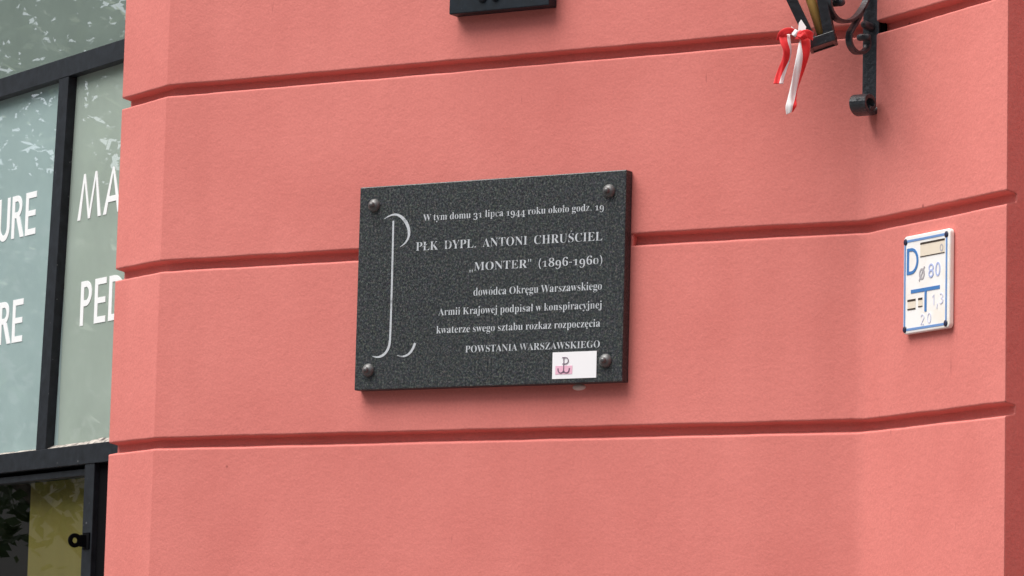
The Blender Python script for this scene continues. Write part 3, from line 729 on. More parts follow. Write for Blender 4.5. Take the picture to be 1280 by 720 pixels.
'z':(293,'13,0,13,14,168,287,128,287,96,283,72,272,55,250,44,216,26,216,32,310,275,310,275,291,126,25,152,25,194,30,223,44,244,69,260,108,276,108,268,0'),}

def glyph_loops(ch):
    adv, data = GLYPHS[ch]
    loops = []
    for l in data.split():
        q = [int(t) for t in l.split(',')]
        loops.append([(q[i] / 1000, q[i + 1] / 1000) for i in range(0, len(q), 2)])
    return adv / 1000, loops
ACUTE = [(0, 0), (0.035, 0), (0.125, 0.105), (0.055, 0.105)]
OGON = [(0.06, 0.02), (0.02, -0.03), (0.01, -0.075), (0.045, -0.11), (0.10, -0.095), (0.10, -0.08), (0.065, -0.085), (0.05, -0.06), (0.065, -0.025), (0.10, 0.01)]
def char(ch):
    """advance and outline loops of one character: old-style figures, Polish letters composed"""
    sh = lambda ls, dx, dy, sx=1, sy=1: [[(x * sx + dx, y * sy + dy) for x, y in l] for l in ls]
    if ch == ' ':
        return 0.165, []
    if ch in 'óÓśŚ':
        base = {'ó': 'o', 'ś': 's', 'Ś': 'S'}[ch]
        a, l = glyph_loops(base)
        return a, l + sh([ACUTE], a / 2 - 0.05, 0.375 if ch != 'Ś' else 0.50)
    if ch in 'łŁ':
        a, l = glyph_loops('l' if ch == 'ł' else 'L')
        x0, x1, z0, z1 = (-0.005, 0.20, 0.20, 0.30) if ch == 'ł' else (-0.01, 0.27, 0.17, 0.31)
        return a, l + [[(x0, z0), (x1, z1), (x1, z1 + 0.045), (x0, z0 + 0.045)]]
    if ch == 'ę':
        a, l = glyph_loops('e')
        return a, l + sh([OGON], a / 2 - 0.02, 0)
    if ch in '10':
        a, l = glyph_loops(ch)
        return a * 0.92, sh(l, 0, 0, 0.92, 0.70)
    if ch in '349':
        a, l = glyph_loops(ch)
        return a, sh(l, 0, -0.145)
    if ch == '„':
        a, l = glyph_loops('"')
        z = max(p[1] for q in l for p in q)
        return a, sh(l, 0, -z + 0.06)
    return glyph_loops(ch)
def outline_mesh(items, offset, extrude):
    """filled flat letters -> mesh data; items: list of loops (x, z)"""
    cu = bpy.data.curves.new('tmp', 'CURVE')
    cu.dimensions = '2D'
    cu.fill_mode = 'BOTH'
    cu.offset = offset
    cu.extrude = extrude
    for l in items:
        sp = cu.splines.new('POLY')
        sp.points.add(len(l) - 1)
        for p, (x, y) in zip(sp.points, l):
            p.co = (x, y, 0, 1)
        sp.use_cyclic_u = True
    o = bpy.data.objects.new('tmp', cu)
    COL.objects.link(o)
    dg = bpy.context.evaluated_depsgraph_get()
    me = bpy.data.meshes.new_from_object(o.evaluated_get(dg))
    bpy.data.objects.remove(o)
    return me
THIN = [-0.00018, -0.00027, -0.00025, -0.00020, -0.00018, -0.00017, -0.00017]
LINES = [  # text, left x, right x, baseline, cap height
    ('W tym domu 31 lipca 1944 roku około godz. 19', -0.1524, 0.2490, 0.3258, 0.0126),
    ('PŁK  DYPL.  ANTONI  CHRUŚCIEL', -0.1670, 0.2473, 0.2680, 0.0168),
    ('„MONTER"  (1896-1960)', -0.0438, 0.2479, 0.2234, 0.0160),
    ('dowódca Okręgu Warszawskiego', -0.0337, 0.2483, 0.1748, 0.0140),
    ('Armii Krajowej podpisał w konspiracyjnej', -0.1118, 0.2483, 0.1396, 0.0132),
    ('kwaterze swego sztabu rozkaz rozpoczęcia', -0.1150, 0.2462, 0.1049, 0.0132),
    ('POWSTANIA WARSZAWSKIEGO', -0.0487, 0.2465, 0.0657, 0.0130),
]
for row, (text, x0, x1, z, cap) in enumerate(LINES):
    sc = cap / 0.455
    x = 0.0
    chars = []
    for ch in text:
        a, ls = char(ch)
        k_ = 1.09 if ch.islower() else 1.0
        if ls:
            chars.append([[(px + x, py * k_) for px, py in l] for l in ls])
        x += a + 0.004
    lo = min(p[0] for c_ in chars for l in c_ for p in l)
    hi = max(p[0] for c_ in chars for l in c_ for p in l)
    sx = (x1 - x0) / (hi - lo)
    b = MB()
    for k, c_ in enumerate(chars):
        me = outline_mesh([[(x0 + (px - lo) * sx, z + py * sc) for px, py in l] for l in c_], THIN[row], 0.0)
        b.add([(v.co.x, FY - 0.0004 - 0.00004 * (k % 2), v.co.y) for v in me.vertices], [tuple(p.vertices) for p in me.polygons])
        bpy.data.meshes.remove(me)
    b.build('inscription', PAINT, plaque)
eb = MB()
Z0 = 2.2564
arc_pts = [(-0.2425, 2.5905), (-0.232, 2.5955), (-0.2206, 2.5983), (-0.211, 2.5972), (-0.202, 2.5925), (-0.1935, 2.5845), (-0.1868, 2.574), (-0.1835, 2.5615), (-0.185, 2.551), (-0.1905, 2.5425), (-0.197, 2.5375), (-0.2035, 2.5335)]
arc_w = [0.78 * q_ for q_ in (0.0008, 0.0030, 0.0045, 0.0058, 0.0072, 0.0082, 0.0082, 0.0074, 0.0058, 0.0042, 0.0026, 0.0008)]
def smooth_pts(pts, ws, n=4):
    P, Wd = [], []
    for i in range(len(pts) - 1):
        p0, p1, p2, p3 = pts[max(i - 1, 0)], pts[i], pts[i + 1], pts[min(i + 2, len(pts) - 1)]
        for k in range(n):
            t = k / n
            P.append(tuple(0.5 * (2 * b_ + (c_ - a_) * t + (2 * a_ - 5 * b_ + 4 * c_ - d_) * t * t + (3 * b_ - a_ - 3 * c_ + d_) * t ** 3) for a_, b_, c_, d_ in zip(p0, p1, p2, p3)))
            Wd.append(ws[i] * (1 - t) + ws[i + 1] * t)
    return P + [tuple(pts[-1])], Wd + [ws[-1]]
def engraved(pts, ws):
    P, Wd = smooth_pts([(x, z - Z0) for x, z in pts], ws)
    eb.stroke(P, Wd, FY - 0.0005, FY + 0.001)
engraved(arc_pts, arc_w)
engraved([(-0.2205, 2.5862), (-0.2200, 2.52), (-0.2197, 2.45), (-0.2198, 2.40), (-0.2200, 2.365), (-0.2208, 2.3480), (-0.2235, 2.3370), (-0.2290, 2.3285), (-0.2370, 2.3225), (-0.2460, 2.3200), (-0.2540, 2.3205), (-0.2600, 2.3220)],
         [0.0038, 0.0041, 0.0041, 0.0041, 0.0043, 0.0048, 0.0052, 0.0050, 0.0050, 0.0036, 0.0022, 0.0008])
engraved([(-0.1625, 2.3445), (-0.1665, 2.3355), (-0.1720, 2.3275), (-0.1795, 2.3220), (-0.1880, 2.3195), (-0.1960, 2.3200), (-0.2035, 2.3222)],
         [0.0050, 0.0050, 0.0046, 0.0040, 0.0034, 0.0022, 0.0008])
eb.build('emblem', PAINT, plaque)
BOLT_PROF = [(0.0132, 0.001), (0.0134, -0.0012), (0.0126, -0.0032), (0.0106, -0.0062), (0.0082, -0.0082), (0.0066, -0.0088), (0.0060, -0.0094), (0.0056, -0.0118), (0.0042, -0.0142), (0.0018, -0.0152), (0.0002, -0.0153)]
bolt_me = None
for x, z in ((-0.2658, 2.6186), (0.2592, 2.6173), (-0.2684, 2.2946), (0.2592, 2.2964)):
    if bolt_me is None:
        b = MB().lathe(BOLT_PROF, (0, 0, 0)).build('bolt', BOLT, plaque)
        bolt_me = b.data
    else:
        b = bpy.data.objects.new('bolt', bolt_me)
        COL.objects.link(b)
        b.parent = plaque
    b.location = (x, FY, z - Z0)
gb = MB()
gb.lathe([(0.0002, -0.0035), (0.006, -0.003), (0.0105, -0.0008), (0.0118, 0.001)], (0, 0, 0))
glue = gb.build('glue_smear', GLUE, plaque)
glue.location = (0.190, 0, -0.0055)
glue.scale = (1.3, 1, 0.55)

# sticker on the plaque
sticker = thing('sticker', 'small white sticker with an anchor emblem over a pink block, on the plaque corner', 'sticker', (0.1450, FY, 2.2653))
MB().box(0, 0.0952, -0.0009, -0.0003, 0, 0.0505).build('paper', STICKER, sticker)
MB().box(0.0070, 0.0435, -0.0013, -0.00095, 0.0085, 0.0245).build('colour_block', PINK_INK, sticker)
kb = MB()
y0, y1 = -0.0018, -0.00135
kb.stroke([(0.0250, 0.0115), (0.0250, 0.0400)], 0.0017, y0, y1)
kb.stroke([(0.0212, 0.0400), (0.0285, 0.0400)] + arc(0.0285, 0.0340, 0.0062, 0.0060, 80, -80, 12) + [(0.0285, 0.0280), (0.0218, 0.0280)], 0.0014, y0 - 0.0001, y1)
kb.stroke([(0.0128, 0.0200)] + arc(0.0190, 0.0170, 0.0060, 0.0060, 180, 360, 14), 0.0018, y0 - 0.0002, y1)
kb.stroke(arc(0.0310, 0.0170, 0.0060, 0.0060, 180, 360, 14) + [(0.0372, 0.0200)], 0.0018, y0 - 0.0003, y1)
kb.build('emblem', PURPLE_INK, sticker)

# dark plate cut by the top edge of the picture
dp = thing('metal_plate', 'dark blue-black metal plate on the wall above the granite plaque', 'plate', (0.010, 0, 2.9845))
MB().box(-0.1125, 0.1120, -0.030, 0.0, 0, 0.36).build('plate_body', PLATE, dp, 0.002)
sb2 = MB()
for x in (-0.037, -0.008):
    sb2.lathe([(0.009, 0.001), (0.009, -0.003), (0.006, -0.005), (0.001, -0.0055)], (x, -0.030, 0.027), 'y', 14)
sb2.build('rivets', PLATE, dp)

# ---------------------------------------------------------------- hydrant sign on the right facet
sign = thing('hydrant_sign', 'white and blue hydrant marker plate with the letter D on the right wall facet', 'sign', (P_RIGHT.x, P_RIGHT.y, 2.3158), A_RIGHT)
def rrect(x0, x1, z0, z1, r, n=5):
    return (arc(x1 - r, z1 - r, r, r, 0, 90, n) + arc(x0 + r, z1 - r, r, r, 90, 180, n) + arc(x0 + r, z0 + r, r, r, 180, 270, n) + arc(x1 - r, z0 + r, r, r, 270, 360, n))
SX0, SX1, SH = 0.1445, 0.2890, 0.1745
MB().prism(rrect(SX0, SX1, 0, SH, 0.008), -0.011, -0.0005).build('plate_body', SIGN, sign, 0.003, 3)
SY = -0.011
def blk(b, x0, x1, z0, z1, k=0, mi=0):
    b.box(x0, x1, SY - 0.0006 - 0.0002 * k, SY + 0.001, z0, z1, mi)
bd_ = MB()
bx0, bx1, bz0, bz1 = SX0 + 0.0042, SX1 - 0.0072, 0.0055, SH - 0.0075
blk(bd_, bx0, bx1, bz1 - 0.0042, bz1)
blk(bd_, bx0, bx1, bz0, bz0 + 0.0042)
blk(bd_, bx0, bx0 + 0.0042, bz0, bz1, 1)
blk(bd_, bx1 - 0.0042, bx1, bz0, bz1, 1)
bd_.build('border', BORDER, sign)
for x in (bx0 + 0.003, bx1 - 0.003):
    for z in (bz0 + 0.003, bz1 - 0.003):
        MB().lathe([(0.0058, 0.001), (0.0058, -0.0008), (0.004, -0.0016), (0.0005, -0.0018)], (x, SY, z), 'y', 14).build('screw', SCREW, sign)
lt = MB()
S_ = SX0 - 0.150
def ink(b, pts, w, k=0):
    b.stroke([(x + S_, z) for x, z in pts], w, SY - 0.0007 - 0.0002 * k, SY + 0.001)
# D
ink(lt, [(0.1655, 0.1055), (0.1655, 0.1512)], 0.0066)
ink(lt, [(0.1625, 0.1490), (0.1760, 0.1490)] + arc(0.1760, 0.1283, 0.0195, 0.0207, 80, -80, 14) + [(0.1760, 0.1076), (0.1625, 0.1076)], 0.0054, 1)
# T
ink(lt, [(0.1760, 0.0740), (0.2655, 0.0740)], 0.0064)
ink(lt, [(0.2220, 0.0725), (0.2220, 0.0350)], 0.0060, 1)
lt.build('lettering', BLUE, sign)
l2 = MB()
def digit(b, ch, x, z, w, h_, t):
    cx = x + w / 2
    if ch == '8':
        ink(b, arc(cx, z + h_ * 0.74, w / 2, h_ * 0.25, 0, 360, 16), t)
        ink(b, arc(cx, z + h_ * 0.26, w / 2, h_ * 0.26, 0, 360, 16), t, 1)
    elif ch == '0':
        ink(b, arc(cx, z + h_ / 2, w / 2, h_ / 2, 0, 360, 20), t)
    elif ch == '1':
        ink(b, [(x, z + h_ * 0.78), (x + w * 0.6, z + h_), (x + w * 0.6, z)], t)
    elif ch == '3':
        ink(b, arc(x + w * 0.4, z + h_ * 0.74, w * 0.55, h_ * 0.25, 130, -90, 12), t)
        ink(b, arc(x + w * 0.4, z + h_ * 0.26, w * 0.6, h_ * 0.26, 90, -130, 12), t, 1)
    elif ch == '2':
        ink(b, arc(cx, z + h_ * 0.72, w / 2, h_ * 0.28, 165, -20, 10) + [(x, z), (x + w, z)], t)
    elif ch == ',':
        ink(b, [(x + w * 0.5, z + 0.003), (x, z - 0.006)], t)
digit(l2, '8', 0.2320, 0.0945, 0.0125, 0.0220, 0.0032)
digit(l2, '0', 0.2530, 0.0950, 0.0120, 0.0220, 0.0032)
l2.build('lettering', PALE_BLUE, sign)['label'] = 'faded pale blue 80'
l3 = MB()
digit(l3, '1', 0.2430, 0.0440, 0.008, 0.018, 0.0022)
digit(l3, ',', 0.2570, 0.0425, 0.003, 0.01, 0.0022)
digit(l3, '3', 0.2660, 0.0450, 0.009, 0.017, 0.0024)
l3.build('lettering', FAINT, sign)['label'] = 'very faded figures 1,3'
l3 = MB()
digit(l3, '2', 0.2080, 0.0130, 0.009, 0.017, 0.0022)
digit(l3, '0', 0.2290, 0.0140, 0.0095, 0.017, 0.0022)
l3.build('lettering', FAINT, sign)['label'] = 'very faded figures 2 0'
l4 = MB()
ink(l4, arc(0.2095, 0.1025, 0.0070, 0.0085, 0, 360, 16), 0.0036)
ink(l4, [(0.2010, 0.0905), (0.2180, 0.1150)], 0.0026, 1)
l4.build('lettering', GREY_INK, sign)['label'] = 'grey diameter symbol'
l4 = MB()
digit(l4, '0', 0.2660, 0.1370, 0.008, 0.011, 0.0024)
l4.build('lettering', GREY_INK, sign)['label'] = 'small grey 0 in the upper slot'
def slot(x0, x1, z0, z1, t, b_):
    sl = MB()
    x0 += S_; x1 += S_
    blk(sl, x0, x1, z0, z1, -1, 0)
    blk(sl, x0, x1, z1 - t, z1, 1, 1)  # shadow line painted under the top edge of the slot
    blk(sl, x0, x1, z0, z0 + b_, 1, 1)
    sl.build('number_slot', [SLOT, SLOT_SHADE], sign)
slot(0.2040, 0.2790, 0.1325, 0.1580, 0.0034, 0.0014)
slot(0.1655, 0.1905, 0.0420, 0.0605, 0.0036, 0.0024)
slot(0.1990, 0.2120, 0.0445, 0.0605, 0.0036, 0.0016)

# ---------------------------------------------------------------- wall lantern on a scrolled iron bracket
XB = 0.7925
lamp = thing('wall_lantern', 'black wrought iron wall lantern hanging tilted from a scrolled bracket', 'lantern', (XB, 0, 2.72))
LZ = 2.72
HW = 0.0158
SECT = [(-HW, -0.004), (HW, -0.004), (HW, 0.004), (-HW, 0.004)]
path = [(0, -0.014, z) for z in frange(3.35, 2.752, 0.03)]
cc, ry_, rz_ = (-0.0450, 2.7435), 0.0310, 0.0190
for a in frange(0, 470, 14):                                # the foot curls outward into a roll
    k_ = 1 - 0.55 * a / 470
    path.append((0, cc[0] + ry_ * k_ * math.cos(R(-a)), cc[1] + rz_ * k_ * math.sin(R(-a))))
MB().sweep([(x, y, z - LZ) for x, y, z in path], SECT, (1, 0, 0)).build('bracket_bar', IRON, lamp, 0.0012)
MB().box(0.006, 0.0255, -0.0095, 0.014, 2.876 - LZ, 2.898 - LZ).build('wall_fixing', FITTING_SHADE_BLACK, lamp)
SS = [(-0.0062, -0.0032), (0.0062, -0.0032), (0.0062, 0.0032), (-0.0062, 0.0032)]
def scroll(pts):
    P, _ = smooth_pts(pts, [1] * len(pts), 5)
    return MB().sweep([(0, -o_, z - LZ) for o_, z in P], SS, (1, 0, 0)).build('scroll', IRON, lamp, 0.001)
s1 = scroll([(0.020, 3.00), (0.0250, 2.965), (0.0400, 2.9340), (0.0628, 2.9106), (0.0894, 2.8924), (0.1227, 2.8803), (0.1559, 2.8770), (0.1793, 2.8828), (0.1930, 2.8950), (0.1966, 2.9113), (0.1870, 2.9250), (0.1720, 2.9265), (0.1630, 2.9170)])
s2 = scroll([(0.0560, 2.9165), (0.0700, 2.8985), (0.0857, 2.8828), (0.1053, 2.8640), (0.1090, 2.8480), (0.0990, 2.8370), (0.0800, 2.8320), (0.0600, 2.8345), (0.0420, 2.8420), (0.0300, 2.8530), (0.0320, 2.8630), (0.0430, 2.8670)])
kn = MB()
kn.lathe([(0.0005, -0.013), (0.0055, -0.012), (0.0075, -0.008), (0.0075, 0.008), (0.0055, 0.012), (0.0005, 0.013)], (0, -0.158, 2.9085 - LZ), 'x', 14)
kn.build('scroll_end', IRON, lamp)
kn = MB()
kn.lathe([(0.0005, -0.013), (0.0050, -0.012), (0.0065, -0.008), (0.0065, 0.008), (0.0050, 0.012), (0.0005, 0.013)], (0, -0.0475, 2.8655 - LZ), 'x', 14)
kn.build('scroll_end', IRON, lamp)
kn = MB()
kn.lathe([(0.0075, 0.010), (0.0078, 0.002), (0.0078, -0.018), (0.0065, -0.024), (0.002, -0.027), (0.0003, -0.0272)], (0.002, -0.028, 2.8885 - LZ), 'y', 14)
kn.build('bolt', IRON, lamp)
# lantern body: square, tapering downward, leaning; local axes u (across), v (away), w (along the body)
aF, TI = R(20), R(18.5)
ex, ey, ez = Vector((math.cos(aF), math.sin(aF), 0)), Vector((-math.sin(aF), math.cos(aF), 0)), Vector((0, 0, 1))
U = (ex * math.cos(TI) + ez * math.sin(TI)).normalized()
Wv = (-ex * math.sin(TI) + ez * math.cos(TI)).normalized()
lm = Matrix((U, ey, Wv)).transposed().to_4x4()
lm.translation = Vector((0, -0.2, 0)) + ex * (-0.0095) + ez * (2.8275 - LZ)
def taper(x, z, w0=0.0225, k=0.10):
    return x * (w0 + k * z)
LH = 0.26
DP = 1.35          # depth of the body relative to its half width
def post(b, sx, sy, t=0.0092):
    c0, c1 = [], []
    for z, lst in ((0.0, c0), (LH, c1)):
        w_ = 0.0242 + 0.125 * z
        cx, cy = sx * (w_ - t), w_ + sy * (w_ - t)
        for dx, dy in ((-t, -t), (t, -t), (t, t), (-t, t)):
            lst.append((cx + dx, cy + dy, z))
    b.add(c0 + c1, [(3, 2, 1, 0), (4, 5, 6, 7)] + [(i, (i + 1) % 4, (i + 1) % 4 + 4, i + 4) for i in range(4)])
lf = MB()
for sx in (-1, 1):
    for sy in (-1, 1):
        post(lf, sx, sy)
for z0, z1, g_ in ((-0.003, 0.0145, 0.0012), (LH - 0.002, LH + 0.012, 0.003)):
    w_ = 0.0242 + 0.125 * z0 + g_
    w2 = 0.0242 + 0.125 * z1 + g_
    t = 0.006
    q0 = [(-w_, 0.0242 + 0.125 * z0 - w_), (w_, 0.0242 + 0.125 * z0 - w_), (w_, 0.0242 + 0.125 * z0 + w_), (-w_, 0.0242 + 0.125 * z0 + w_)]
    q1 = [(-w2, 0.0242 + 0.125 * z1 - w2), (w2, 0.0242 + 0.125 * z1 - w2), (w2, 0.0242 + 0.125 * z1 + w2), (-w2, 0.0242 + 0.125 * z1 + w2)]
    for i in range(4):
        j = (i + 1) % 4
        cx0, cy0 = 0.0, 0.0242 + 0.125 * z0
        inn = lambda p, c_: (p[0] - (t if p[0] > 0 else -t), p[1] - (t if p[1] > c_ else -t))
        a0, b0 = q0[i], q0[j]
        a1, b1 = q1[i], q1[j]
        ia0, ib0 = inn(a0, cy0), inn(b0, cy0)
        c1_ = 0.0242 + 0.125 * z1
        ia1, ib1 = inn(a1, c1_), inn(b1, c1_)
        lf.add([(*a0, z0), (*b0, z0), (*ib0, z0), (*ia0, z0), (*a1, z1), (*b1, z1), (*ib1, z1), (*ia1, z1)],
               [(3, 2, 1, 0), (4, 5, 6, 7), (0, 1, 5, 4), (1, 2, 6, 5), (2, 3, 7, 6), (3, 0, 4, 7)])
# floor
lf.box(-0.0215, 0.0215, 0.001, 0.044, -0.001, 0.004)
# roof cap
w_ = 0.0242 + 0.125 * LH + 0.035
cy = 0.0242 + 0.125 * LH
lf.add([(-w_, cy - w_, LH + 0.012), (w_, cy - w_, LH + 0.012), (w_, cy + w_, LH + 0.012), (-w_, cy + w_, LH + 0.012),
        (-0.012, cy - 0.012, LH + 0.06), (0.012, cy - 0.012, LH + 0.06), (0.012, cy + 0.012, LH + 0.06), (-0.012, cy + 0.012, LH + 0.06)],
       [(3, 2, 1, 0), (4, 5, 6, 7)] + [(i, (i + 1) % 4, (i + 1) % 4 + 4, i + 4) for i in range(4)])
lf.tube([(0, cy, LH + 0.055), (0, cy, LH + 0.11)], 0.006)
lfo = lf.build('lantern_frame', LAMP_PAINT, lamp, 0.001)
lfo.matrix_local = lm
ct = MB()
ct.tube([(0.0050, 0.020, 0.006), (0.0050, 0.026, 0.16)], [0.0092, 0.0092], 14)
ct.build('candle_tube', AMBER, lfo)
for sx, sy in ((0, -1), (0, 1), (-1, 0), (1, 0)):
    g = MB()
    vs = []
    for z in (0.012, LH - 0.002):
        w_ = 0.0242 + 0.125 * z - 0.0035
        cy_ = 0.0242 + 0.125 * z
        e = w_ - 0.006
        for t0, t1 in ((-1, 0.0), (1, 0.0), (1, -0.0014), (-1, -0.0014)):
            if sx == 0:
                vs.append((t0 * e, cy_ + sy * (w_ + t1), z))
            else:
                vs.append((sx * (w_ + t1), cy_ + t0 * e, z))
    g.add(vs, [(3, 2, 1, 0), (4, 5, 6, 7)] + [(i, (i + 1) % 4, (i + 1) % 4 + 4, i + 4) for i in range(4)])
    g.build('glass_pane', LAMP_GLASS, lfo)
# arm that carries the lantern
ab = MB()
topw = lm @ Vector((0, cy, LH + 0.10))
ab.sweep([(0, -0.016, 0.60), (0, -0.06, 0.625), (topw.x * 0.5, topw.y * 0.55, 0.60), (topw.x, topw.y, topw.z)], SS, (1, 0, 0))
ab.build('arm', IRON, lamp, 0.001)

# ---------------------------------------------------------------- ribbon tied to the lantern post
RA = R(30.7)
ribbon = thing('ribbon', 'white and red satin ribbon knotted on the lantern post with two hanging tails', 'ribbon', (XB, -0.212, 2.835), RA)
RZ = 2.835
def tail(pts, name='tail'):
    """pts: centre x, z, depth y, half width, lean of the width vector (rad), twist depth; red share 0..1 from the left"""
    rb_ = MB()
    P = pts
    n = len(P)
    rows = []
    M_ = 12
    dense = []
    for i in range(n - 1):
        p0, p1, p2, p3 = P[max(i - 1, 0)], P[i], P[i + 1], P[min(i + 2, n - 1)]
        for k in range(5):
            t = k / 5
            dense.append([0.5 * (2 * b_ + (c_ - a_) * t + (2 * a_ - 5 * b_ + 4 * c_ - d_) * t * t + (3 * b_ - a_ - 3 * c_ + d_) * t ** 3) for a_, b_, c_, d_ in zip(p0, p1, p2, p3)])
    dense.append(list(P[-1]))
    for x, z, y, w_, lean, tw, red in dense:
        row = []
        for j in range(M_ + 1):
            s_ = -1 + 2 * j / M_
            # columns bunch at the colour boundary so the edge between the two colours is exact
            bpos = -1 + 2 * red
            if j <= M_ // 2:
                s_ = -1 + (bpos + 1) * j / (M_ // 2)
            else:
                s_ = bpos + (1 - bpos) * (j - M_ // 2) / (M_ - M_ // 2)
            curl = 0.0022 * (s_ * s_ - 0.4) + 0.0009 * math.sin(5 * s_ + z * 90) + 0.0006 * math.sin(z * 150 + 2 * s_)
            row.append((x + s_ * w_ * math.cos(lean) * math.cos(tw), y + s_ * w_ * math.sin(tw) + curl, z - RZ + s_ * w_ * math.sin(lean)))
        rows.append(row)
    v = [p for r_ in rows for p in r_]
    f, mi = [], []
    for i in range(len(rows) - 1):
        for j in range(M_):
            a = i * (M_ + 1) + j
            f.append((a, a + 1, a + M_ + 2, a + M_ + 1))
            mi.append(0 if j < M_ // 2 else 1)
    rb_.v, rb_.f, rb_.mi, rb_.sm = v, f, mi, [True] * len(f)
    return rb_
def ribbon_part(rb_, name, mats):
    o = rb_.build(name, mats, ribbon)
    so = o.modifiers.new('thick', 'SOLIDIFY')
    so.thickness = 0.0004
    return o
# left tail: red with a white margin on the right
ribbon_part(tail([(-0.0705, 2.8380, -0.004, 0.0100, 0.15, 0.2, 0.72), (-0.0690, 2.8230, -0.010, 0.0098, 0.1, 0.1, 0.70), (-0.0655, 2.8080, -0.010, 0.0085, 0.0, 0.3, 0.80), (-0.0670, 2.7930, -0.006, 0.0078, 0.0, 0.3, 0.85),
                  (-0.0725, 2.7770, -0.004, 0.0080, 0.0, 0.2, 0.72), (-0.0775, 2.7610, -0.006, 0.0085, 0.0, 0.1, 0.60), (-0.0805, 2.7480, -0.009, 0.0090, 0.0, 0.0, 0.58)]), 'tail', [RED, WHITE])
# right tail: white with a red margin on the right
ribbon_part(tail([(-0.0330, 2.8350, -0.006, 0.0085, -0.2, 0.2, 0.05), (-0.0350, 2.8200, -0.012, 0.0108, -0.1, 0.1, 0.20), (-0.0375, 2.8020, -0.013, 0.0118, 0.0, 0.2, 0.45), (-0.0420, 2.7820, -0.011, 0.0112, 0.0, 0.4, 0.62),
                  (-0.0475, 2.7600, -0.008, 0.0098, 0.0, 0.5, 0.74), (-0.0530, 2.7380, -0.008, 0.0082, 0.0, 0.5, 0.88), (-0.0562, 2.7200, -0.010, 0.0085, 0.1, 0.2, 0.80), (-0.0575, 2.7080, -0.012, 0.0098, 0.15, 0.0, 0.66), (-0.0595, 2.6960, -0.010, 0.0065, 0.45, 0.0, 0.80)]), 'tail', [WHITE, RED])
# band around the post, knot and loop
def band(pts, w_, name, mats, yo=0.0, tw=0.0):
    P, _ = smooth_pts(pts, [1] * len(pts), 5)
    b = MB()
    sec = [(a * w_, 0.0012 * (1 - a * a) + 0.0009 * math.cos(a * 8.5)) for a in [k / 8 - 1 for k in range(17)]] + [(a * w_, -0.0010 + 0.0006 * math.cos(a * 8.5)) for a in (0.8, 0.4, 0, -0.4, -0.8)]
    b.sweep([(x, y + yo, z - RZ) for x, y, z in P], [(b_, a_) for a_, b_ in sec], (0, 1, tw), 0, True)
    return b.build(name, mats, ribbon)
band([(-0.0795, -0.002, 2.8270), (-0.0760, -0.008, 2.8375), (-0.0680, -0.011, 2.8425), (-0.0590, -0.010, 2.8430), (-0.0530, -0.006, 2.8400)], 0.0058, 'loop', RED)
band([(-0.0560, -0.009, 2.8420), (-0.0520, -0.013, 2.8390), (-0.0485, -0.012, 2.8365)], 0.0062, 'loop', WHITE)
band([(-0.0520, -0.010, 2.8350), (-0.0430, -0.017, 2.8345), (-0.0330, -0.018, 2.8375), (-0.0240, -0.012, 2.8355), (-0.0195, -0.004, 2.8350)], 0.0075, 'knot', RED)
band([(-0.0475, -0.012, 2.8390), (-0.0400, -0.020, 2.8345), (-0.0365, -0.017, 2.8270)], 0.0065, 'knot', RED)
ub = MB()
ub.v = [(-0.0475, -0.006, 0.002), (-0.0345, -0.008, 0.005), (-0.0325, -0.006, 0.017), (-0.0415, -0.003, 0.031), (-0.0455, -0.004, 0.024)]
ub.f, ub.mi, ub.sm = [(0, 1, 2, 3, 4)], [0], [False]
ribbon_part(ub, 'loop_end', WHITE)
ub = MB()
ub.v = [(-0.0600, 0.002, 0.004), (-0.0510, 0.001, 0.004), (-0.0530, 0.004, 0.015), (-0.0580, 0.004, 0.020)]
ub.f, ub.mi, ub.sm = [(0, 1, 2, 3)], [0], [False]
ribbon_part(ub, 'loop_end', WHITE)

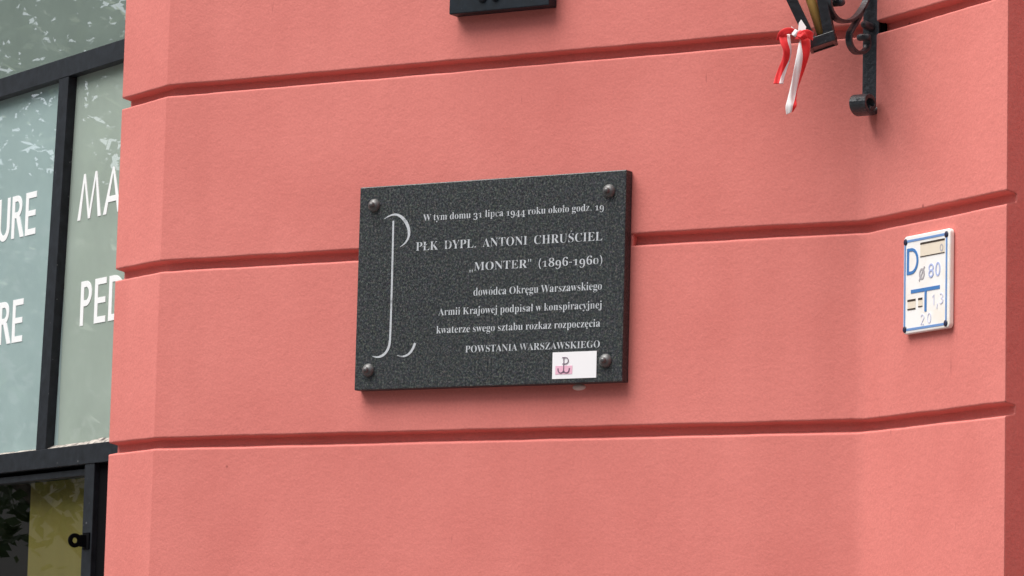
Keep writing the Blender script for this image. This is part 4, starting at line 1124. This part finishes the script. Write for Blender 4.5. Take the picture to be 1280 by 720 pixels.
# ---------------------------------------------------------------- street trees, seen mirrored in the shop glass
def crown_mesh(rx, rz, n, size, seed):
    rd = random.Random(seed)
    v, f = [], []
    centres = []
    for _ in range(46):
        while True:
            p = Vector((rd.uniform(-1, 1), rd.uniform(-1, 1), rd.uniform(-1, 1)))
            if p.length < 1:
                break
        centres.append((Vector((p.x * rx, p.y * rx, p.z * rz)), rd.uniform(0.45, 0.95)))
    for _ in range(n):
        c_, r_ = rd.choice(centres)
        d_ = Vector((rd.gauss(0, 1), rd.gauss(0, 1), rd.gauss(0, 1))).normalized() * r_ * rd.uniform(0.2, 1.0) ** 0.5
        p = c_ + d_
        a = Vector((rd.gauss(0, 1), rd.gauss(0, 1), rd.gauss(0, 0.6))).normalized()
        b = a.cross(Vector((rd.gauss(0, 1), rd.gauss(0, 1), rd.gauss(0, 1)))).normalized()
        s_ = size * rd.uniform(0.6, 1.3)
        o = len(v)
        v += [tuple(p - a * s_), tuple(p + b * s_ * 0.5 - a * s_ * 0.2), tuple(p + a * s_), tuple(p - b * s_ * 0.5 - a * s_ * 0.2)]
        f.append((o, o + 1, o + 2, o + 3))
    return v, f
def tree(loc, hgt, label, seed, crown=None):
    rd = random.Random(seed)
    t = thing('street_tree', label, 'tree', loc, 0, 'street trees along the kerb')
    tb = MB()
    pts = [(0.12 * rd.uniform(-1, 1) * z, 0.06 * rd.uniform(-1, 1) * z, z * hgt * 0.6) for z in (0, 0.25, 0.5, 0.75, 1)]
    tb.tube(pts, [0.16, 0.13, 0.11, 0.09, 0.05], 12)
    for k in range(6):
        a = rd.uniform(0, 6.28)
        z = hgt * rd.uniform(0.32, 0.55)
        L_ = rd.uniform(1.2, 2.0)
        tb.tube([(0, 0, z), (math.cos(a) * L_ * 0.5, math.sin(a) * L_ * 0.5, z + 0.6), (math.cos(a) * L_, math.sin(a) * L_, z + 1.5)], [0.06, 0.04, 0.015], 7)
    tb.build('trunk', BARK, t)
    if crown is None:
        cb = MB()
        v, f = crown_mesh(2.5, 2.1, 21000, 0.060, seed)
        cb.add(v, f)
        crown = cb.build('crown', LEAF, t)
    else:
        crown = crown.copy()
        COL.objects.link(crown)
        crown.parent = t
        crown.rotation_euler.z = 1.3 * seed
    crown.location = (0, 0, hgt * 0.64)
    return crown
cr = tree((-14.5, 0.0, 0), 7.4, 'leafy street tree nearest the shop window, mirrored in its glass', 5)
tree((-19.0, -6.0, 0), 8.2, 'taller leafy street tree behind the first one', 8, cr)
tree((-9.5, -8.5, -0.13), 7.8, 'leafy street tree beyond the kerb, across from the shop window', 12, cr)
